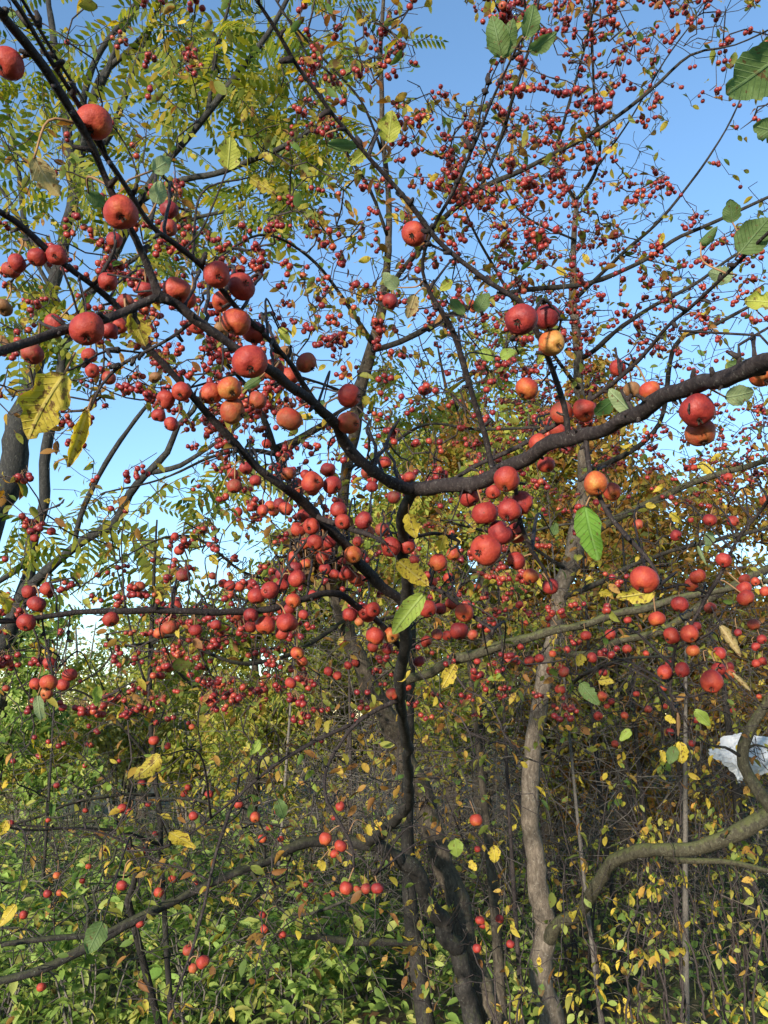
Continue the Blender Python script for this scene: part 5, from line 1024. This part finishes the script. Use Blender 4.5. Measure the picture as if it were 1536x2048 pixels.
def big_leaf(w, kind, seed, ragged=0.0):
    rg = np.random.default_rng(seed); rows, cols = 15, 6; v = []; ph = rg.uniform(0, 6.28, 3)
    fold = {'-': rg.uniform(.12, .38), 'f': 1.1, 'c': rg.uniform(.3, .5)}[kind]; bend = {'-': rg.uniform(-.15, .45), 'f': .35, 'c': .7}[kind]
    for i in range(rows):
        t = i / (rows - 1); h = 0.5 * w * (math.sin(math.pi * (t * 0.96 + 0.02) ** 0.82) ** 0.72) * (1 + 0.045 * math.sin(i * 5.1 + ph[0]))
        if i in (0, rows - 1): h = 0.012
        for j in range(cols + 1):
            u = -1 + 2 * j / cols; edge = 1 + (0.03 * (1 if i % 2 else -1) if abs(u) == 1 else 0)
            if abs(u) == 1 and 1 < i < rows - 2 and rg.uniform() < ragged: edge *= rg.uniform(0.55, 0.9)
            ang = fold * abs(u); x = u * h * edge * math.cos(ang * 0.8); z = abs(u) * h * math.sin(ang)
            z += -bend * (t - 0.25) ** 2 + 0.09 * w * math.sin(7 * t + ph[1] + u * 2) * abs(u) + 0.05 * w * math.sin(13 * t + ph[0]) * u * u + 0.02 * math.sin(4 * t + ph[2]) * u
            v.append((x, t, z))
    c = cols + 1; q = [(i * c + j, i * c + j + 1, (i + 1) * c + j + 1, (i + 1) * c + j) for i in range(rows - 1) for j in range(cols)]
    return np.array(v), np.array(q)
nl = np.concatenate([l.c for l in N_L]); nlx, nly, nlz = pix(nl[:, :3]); nlr = np.linalg.norm(nl[:, :3] - CAM, axis=1)
for k, row in enumerate(LEAVES.replace('\n', '|').split('|')):
    f = row.split()
    if len(f) < 8: continue
    x0, y0, x1, y1, w = map(float, f[:5]); col, dec = LC[f[5]]; r = float(f[6]); kind = f[7]
    tilt = random.uniform(-0.10, 0.22); B = W(x0, y0, r); T = W(x1, y1, r * (1 + tilt * 0.06)); L = np.linalg.norm(T - B); wy = (T - B) / L
    wr = (w * r / F) / L
    view = CAM - (B + T) / 2; view /= np.linalg.norm(view); nz = view * (1 if random.random() < .8 else -1) + rng.normal(0, 0.22, 3)
    wx = np.cross(wy, nz); wx /= np.linalg.norm(wx); M4 = mat4(np.stack([wx, wy, np.cross(wx, wy)], -1), B, L)
    v, q = big_leaf(min(0.80, wr * 0.96), kind, 100 + k, dec * 0.45)
    o = obj('leaf', MB().add(v, q).mesh('leaf', [M_LEAF]), N_ROOT, Matrix.Translation(-N_ROOT.location) @ M4)
    j = random.uniform(0.9, 1.1); o.color = (col[0] * j, col[1] * j, col[2] * j, dec)
    # petiole to the nearest branch
    i = int(np.argmin(np.hypot(nlx - x0, nly - y0) + 260 * np.abs(np.log(nlr / r)))); Q = nl[i, :3]; D = np.linalg.norm(Q - B); mb = MB()
    mid = (B + Q) / 2 - wy * 0.02 * min(1, D * 12) + np.array([0, 0, 0.10 * D]); c = crom(np.array([B + wy * L * 0.03, mid, Q]), max(0.006, D / 10))
    mi4 = np.array(M4.inverted()); c = c @ mi4[:3, :3].T + mi4[:3, 3]
    tube(mb, c, np.linspace(0.0008, 0.0010 + 0.004 * max(0, D - .05), len(c)) / L, 5); obj('petiole', mb.mesh('petiole', [M_STEM if D < 0.07 else M_BARK_NEAR]), o)

# ------------------------------------------------------------------ clump of dead leaves lodged in the central tree
cp = WY(642, 1108, 3.0); cr_ = root('leaf_clump', 'dark ragged clump of dead leaves and twigs lodged in the central tree', 'leaf clump', cp)
mb = MB()
for i in range(110):
    d = rng.normal(0, 1, 3); d /= np.linalg.norm(d); a = cp + rng.normal(0, 1, 3) * [.07, .06, .045]; d[2] *= .5
    tube(mb, [a - d * .08, a + rng.normal(0, .012, 3), a + d * .09], [.0016, .0022, .0012], 4, cap=False)
part('twigs', mb, [M_TWIG], cr_, 'stuff')
P = cp + rng.normal(0, 1, (520, 3)) * [.065, .06, .055]
part('dead_leaves', scatter(MB(), LT_SMALL, P, 0.052, 0.7), [M_LEAF_DEAD], cr_, 'stuff')

# ------------------------------------------------------------------ white plastic bag caught behind the mossy limb
def bag():
    C0 = WY(1502, 1510, 3.75); rt = root('plastic_bag', 'crumpled white plastic bag snagged behind the mossy limb at the right edge', 'bag', C0)
    mb = MB(); nu, nv = 44, 26; V = []
    ph = rng.uniform(0, 6.28, 12)
    for i in range(nv + 1):
        th = math.pi * i / nv
        for j in range(nu):
            a = 2 * math.pi * j / nu
            rr = 1 + 0.12 * math.sin(3 * a + ph[0] + 2 * th) + 0.09 * math.sin(5 * a + ph[1] - 3 * th) + 0.06 * math.sin(9 * a + ph[2] + 4 * th) + 0.06 * math.sin(13 * a + 7 * th + ph[3]) + rng.normal(0, 0.025)
            rr *= 1 + 0.22 * math.sin(2 * th + 2 * a + ph[5])
            V.append((rr * math.sin(th) * math.cos(a) * 0.150, rr * math.sin(th) * math.sin(a) * 0.10, rr * math.cos(th) * 0.066 + 0.02 * math.sin(4 * a + ph[4])))
    V = np.array(V) + C0; Qd = [(i * nu + j, (i + 1) * nu + j, (i + 1) * nu + (j + 1) % nu, i * nu + (j + 1) % nu) for i in range(nv) for j in range(nu)]
    mb.add(V, Qd)
    m, nt, out = mat('white_plastic'); p = N(nt, 'ShaderNodeBsdfPrincipled'); p.inputs['Base Color'].default_value = (0.80, 0.82, 0.84, 1); p.inputs['Roughness'].default_value = 0.38
    g = N(nt, 'ShaderNodeNewGeometry'); n_ = noise(nt, g.outputs['Position'], 45, 4, 0.6, 1.5); b = N(nt, 'ShaderNodeBump'); b.inputs['Strength'].default_value = 0.7; b.inputs['Distance'].default_value = 0.02
    nt.links.new(n_.outputs[0], b.inputs['Height']); nt.links.new(b.outputs[0], p.inputs['Normal'])
    t = N(nt, 'ShaderNodeBsdfTranslucent'); t.inputs['Color'].default_value = (0.8, 0.82, 0.85, 1); mx = N(nt, 'ShaderNodeMixShader'); mx.inputs[0].default_value = 0.45
    nt.links.new(p.outputs[0], mx.inputs[1]); nt.links.new(t.outputs[0], mx.inputs[2]); nt.links.new(mx.outputs[0], out.inputs[0])
    part('bag_body', mb, [m], rt, smooth=False)
    for (x, y, dx, dy) in ((1425, 1500, -26, -6), (1445, 1535, 30, 12)):      # torn handle flaps
        mb = MB(); A0 = WY(x + 30, y, 3.72); A1 = WY(x + dx * 0.6 + 10, y + dy, 3.68); A2 = WY(x + dx * 0.6 + 14, y + dy + 22, 3.70); A3 = WY(x + 38, y + 26, 3.74)
        g_ = [[(A0 * (1 - u) + A1 * u) * (1 - w_) + (A3 * (1 - u) + A2 * u) * w_ + rng.normal(0, .006, 3) for u in np.linspace(0, 1, 6)] for w_ in np.linspace(0, 1, 5)]
        mb.add(np.array(g_).reshape(-1, 3), [(i * 6 + j, i * 6 + j + 1, (i + 1) * 6 + j + 1, (i + 1) * 6 + j) for i in range(4) for j in range(5)]); part('handle', mb, [m], rt, smooth=False)
bag()

# ------------------------------------------------------------------ green shrubs of the undergrowth
def shrub(name, label, px, Y, h, w, pal, leafmat, size, nleaf, nparts, meshes, lt, nstem=8, group=None, droop=0.5, sm=None, ntw=90):
    bx, by = at_px(px, Y); rt = root(name, label, 'shrub' if 'shrub' in name else 'sapling', (bx, by, 0), group); ls = []
    class Q: pass
    for i in range(nstem):
        a = rng.uniform(0, 6.28); L = w * rng.uniform(0.25, 0.9); hh = h * rng.uniform(0.65, 1.05)
        p = np.array([(bx + math.cos(a) * .05, by + math.sin(a) * .05, -0.05), (bx + math.cos(a) * L * .4, by + math.sin(a) * L * .4, hh * .6), (bx + math.cos(a) * L, by + math.sin(a) * L, hh)])
        c = crom(p, 0.06); c[1:-1] += rng.normal(0, 0.008, (len(c) - 2, 3)); r = np.linspace(0.0075, 0.0018, len(c)); mb = MB(); tube(mb, c, r, 5, 0, 0.05); part('stem', mb, [sm or M_TWIG_GREY], rt)
        q = Q(); q.c = np.hstack([c, r[:, None]]); ls.append(q)
    cen = np.concatenate([q.c[len(q.c) // 4::3, :3] for q in ls]); att = blob_leaves(ntw, cen, np.full(len(cen), w * 0.33), 0.8); att = att[att[:, 2] > 0.06]
    X, rr, paths, n0, cnt = grow(ls, att, 0.06, 0.2, 0.0013, 0.4, 0.006); part('twigs', twig_mesh(X, rr, paths, n0, 4), [sm or M_TWIG_GREY], rt, 'stuff')
    put_leaves(rt, X[n0:], nleaf, size, pal, meshes, leafmat, nparts, droop, lt, 0.018); return rt
PAL_G = [(0.09, 0.16, 0.03), (0.16, 0.25, 0.045), (0.24, 0.33, 0.07), (0.18, 0.28, 0.055), (0.25, 0.34, 0.07), (0.36, 0.36, 0.08)]
for i, (px, Y, h, w, lab) in enumerate([
    (60, 4.6, 0.85, 0.75, 'bright green shrub filling the bottom left corner'), (230, 4.3, 0.78, 0.7, 'green shrub under the left end of the low black limb'),
    (420, 4.5, 0.72, 0.7, 'green shrub below the trio of hanging apples on the grey shoot'), (610, 4.7, 0.62, 0.6, 'light green shrub left of the dark bluish trunk'),
    (150, 6.0, 0.75, 0.9, 'green shrub behind the bottom left shrubs'), (380, 6.2, 0.72, 0.9, 'shaded green shrub behind the grey hanging shoot'),
    (560, 6.0, 0.62, 0.8, 'pale leaved shrub at the foot of the thicket'), (730, 5.2, 0.62, 0.4, 'small fresh green shrub at the foot of the dark bluish trunk'), (-60, 5.2, 1.05, 0.8, 'largest green shrub at the left edge below the autumn bushes')]):
    shrub('green_shrub', lab, px, Y, h, w, PAL_G, M_LEAF_SHRUB, 0.062, 620 if i != 7 else 220, 75, ME_LEAF_S + ME_LEAF_NARROW, LT_SMALL, 9, 'green shrubs of the undergrowth', 0.12)
# ------------------------------------------------------------------ low herbs and leaf cover between the shrubs
n = 10500; y = rng.uniform(4.3, 10.5, n); x = rng.uniform(-0.62, 0.18, n) * y; z = 0.04 + rng.uniform(0, 1, n) ** 1.6 * (0.28 + 0.24 * np.sin(x * 2.1 + 1) * np.sin(y * 1.7))
P = np.stack([x, y, np.maximum(z, 0.03)], -1)
o = obj('ground_cover', scatter(MB(), LT_SMALL, P, 0.062, 0.1, svar=0.45).mesh('ground_cover', [M_LEAF_SHRUB]), kind='stuff'); o['label'] = 'low green herbs covering the ground at left'
n = 3600; y = rng.uniform(4.4, 9.5, n); x = rng.uniform(0.1, 0.6, n) * y; z = 0.04 + rng.uniform(0, 1, n) ** 2 * 0.35
o = obj('ground_cover', scatter(MB(), LT_OVAL, np.stack([x, y, z], -1), 0.045, 0.2, svar=0.45).mesh('ground_cover', [M_LEAF_SHRUB]), kind='stuff'); o['label'] = 'thin green herbs under the yellow leaved saplings'
# ------------------------------------------------------------------ thin saplings with sparse yellow leaves
PAL_Y = [(0.13, 0.20, 0.04), (0.36, 0.34, 0.055), (0.58, 0.44, 0.06), (0.56, 0.42, 0.06), (0.50, 0.28, 0.06), (0.28, 0.32, 0.08)]
for px, Y, h, w, lab in [(1190, 3.7, 1.2, 0.45, 'sparse yellow leaved sapling right of the pale trunk'), (1300, 3.9, 1.55, 0.5, 'yellow leaved sapling under the bend of the mossy limb'),
                         (1400, 3.6, 1.25, 0.5, 'yellow and green leaved sapling below the plastic bag'), (1510, 4.2, 1.6, 0.5, 'yellow leaved sapling at the bottom right corner'), (1130, 4.9, 1.0, 0.5, 'low yellow leaved sapling behind the foot of the pale trunk'),
                         (1440, 5.0, 2.1, 0.6, 'tall sapling with orange and yellow leaves behind the mossy limb'), (1000, 3.5, 1.0, 0.35, 'few leaved sapling between the central and the pale trunk')]:
    shrub('yellow_leaved_sapling', lab, px, Y, h, w, PAL_Y, M_LEAF_YEL, 0.043, 150 if px != 1000 else 45, 95, ME_LEAF_O, LT_OVAL, 5, 'thin saplings with sparse yellow leaves', 0.9, M_TWIG, 45)
# ------------------------------------------------------------------ bare stems and dark trunks of the thicket
for i, (px, x2, Y, h, r, lab, bm) in enumerate([
    (1310, 1395, 4.4, 2.2, .020, 'leaning smooth grey stem rising under the mossy limb', M_TWIG_GREY), (1462, 1455, 5.2, 2.0, .045, 'dark upright trunk behind the bottom right saplings', M_BARK_BLACK),
    (1020, 1005, 4.9, 3.0, .016, 'straight bare stem left of the pale trunk', M_TWIG), (1165, 1120, 4.7, 3.0, .013, 'bare stem leaning against the right side of the pale trunk', M_TWIG_GREY),
    (1215, 1190, 5.3, 3.2, .020, 'dark bare stem below the right end of the thicket', M_BARK_BLACK), (1290, 1275, 6.0, 3.0, .024, 'dark trunk in the shade behind the mossy limb', M_BARK_BLACK),
    (560, 590, 6.3, 2.6, .018, 'pale thin stem standing in the middle of the thicket', M_TWIG_GREY), (1370, 1350, 6.4, 3.2, .020, 'thin trunk behind the yellow leaved saplings', M_BARK_BLACK),
    (700, 690, 6.6, 2.8, .020, 'bare stem behind the low black limb', M_TWIG), (125, 90, 5.6, 2.6, .014, 'bent black stem among the shrubs at far left', M_BARK_BLACK), (985, 940, 4.2, 1.9, .035, 'rough second stem beside the foot of the leaning brown trunk', M_BARK_A),
    (855, 828, 4.4, 2.1, .052, 'dark bluish trunk behind the curved black stem', M_BARK_BLACK)]):
    bx, by = at_px(px, Y); ex, ey = at_px(x2, Y - 0.2); rt = root('bare_sapling', lab, 'sapling', (bx, by, 0), 'bare stems of the thicket')
    c = crom(np.array([(bx, by, -0.1), (bx * .6 + ex * .4 + rng.normal(0, .03), by, h * .4), (ex, ey, h)]), 0.08); rr = np.linspace(r, r * 0.3, len(c)); mb = MB(); tube(mb, c, rr, 9, 0, 0.06); part('trunk', mb, [bm], rt)
    class Q: pass
    q = Q(); q.c = np.hstack([c, rr[:, None]])
    att = np.array([c[rng.integers(len(c) // 5, len(c))] + rng.normal(0, .16, 3) + [0, 0, .1] for _ in range(26)])
    part('twigs', twig_mesh(*grow([q], att, 0.06, 0.2, 0.0014, 0.4, 0.006)[:4], n=4), [M_TWIG], rt, 'stuff')
print('apples', {k: int(sum(own[a[4]] == k for a in ap)) for k in owners})
print('objects', len(bpy.data.objects), 'tris', sum(len(o.data.polygons) for o in bpy.data.objects if o.type == 'MESH') * 2)
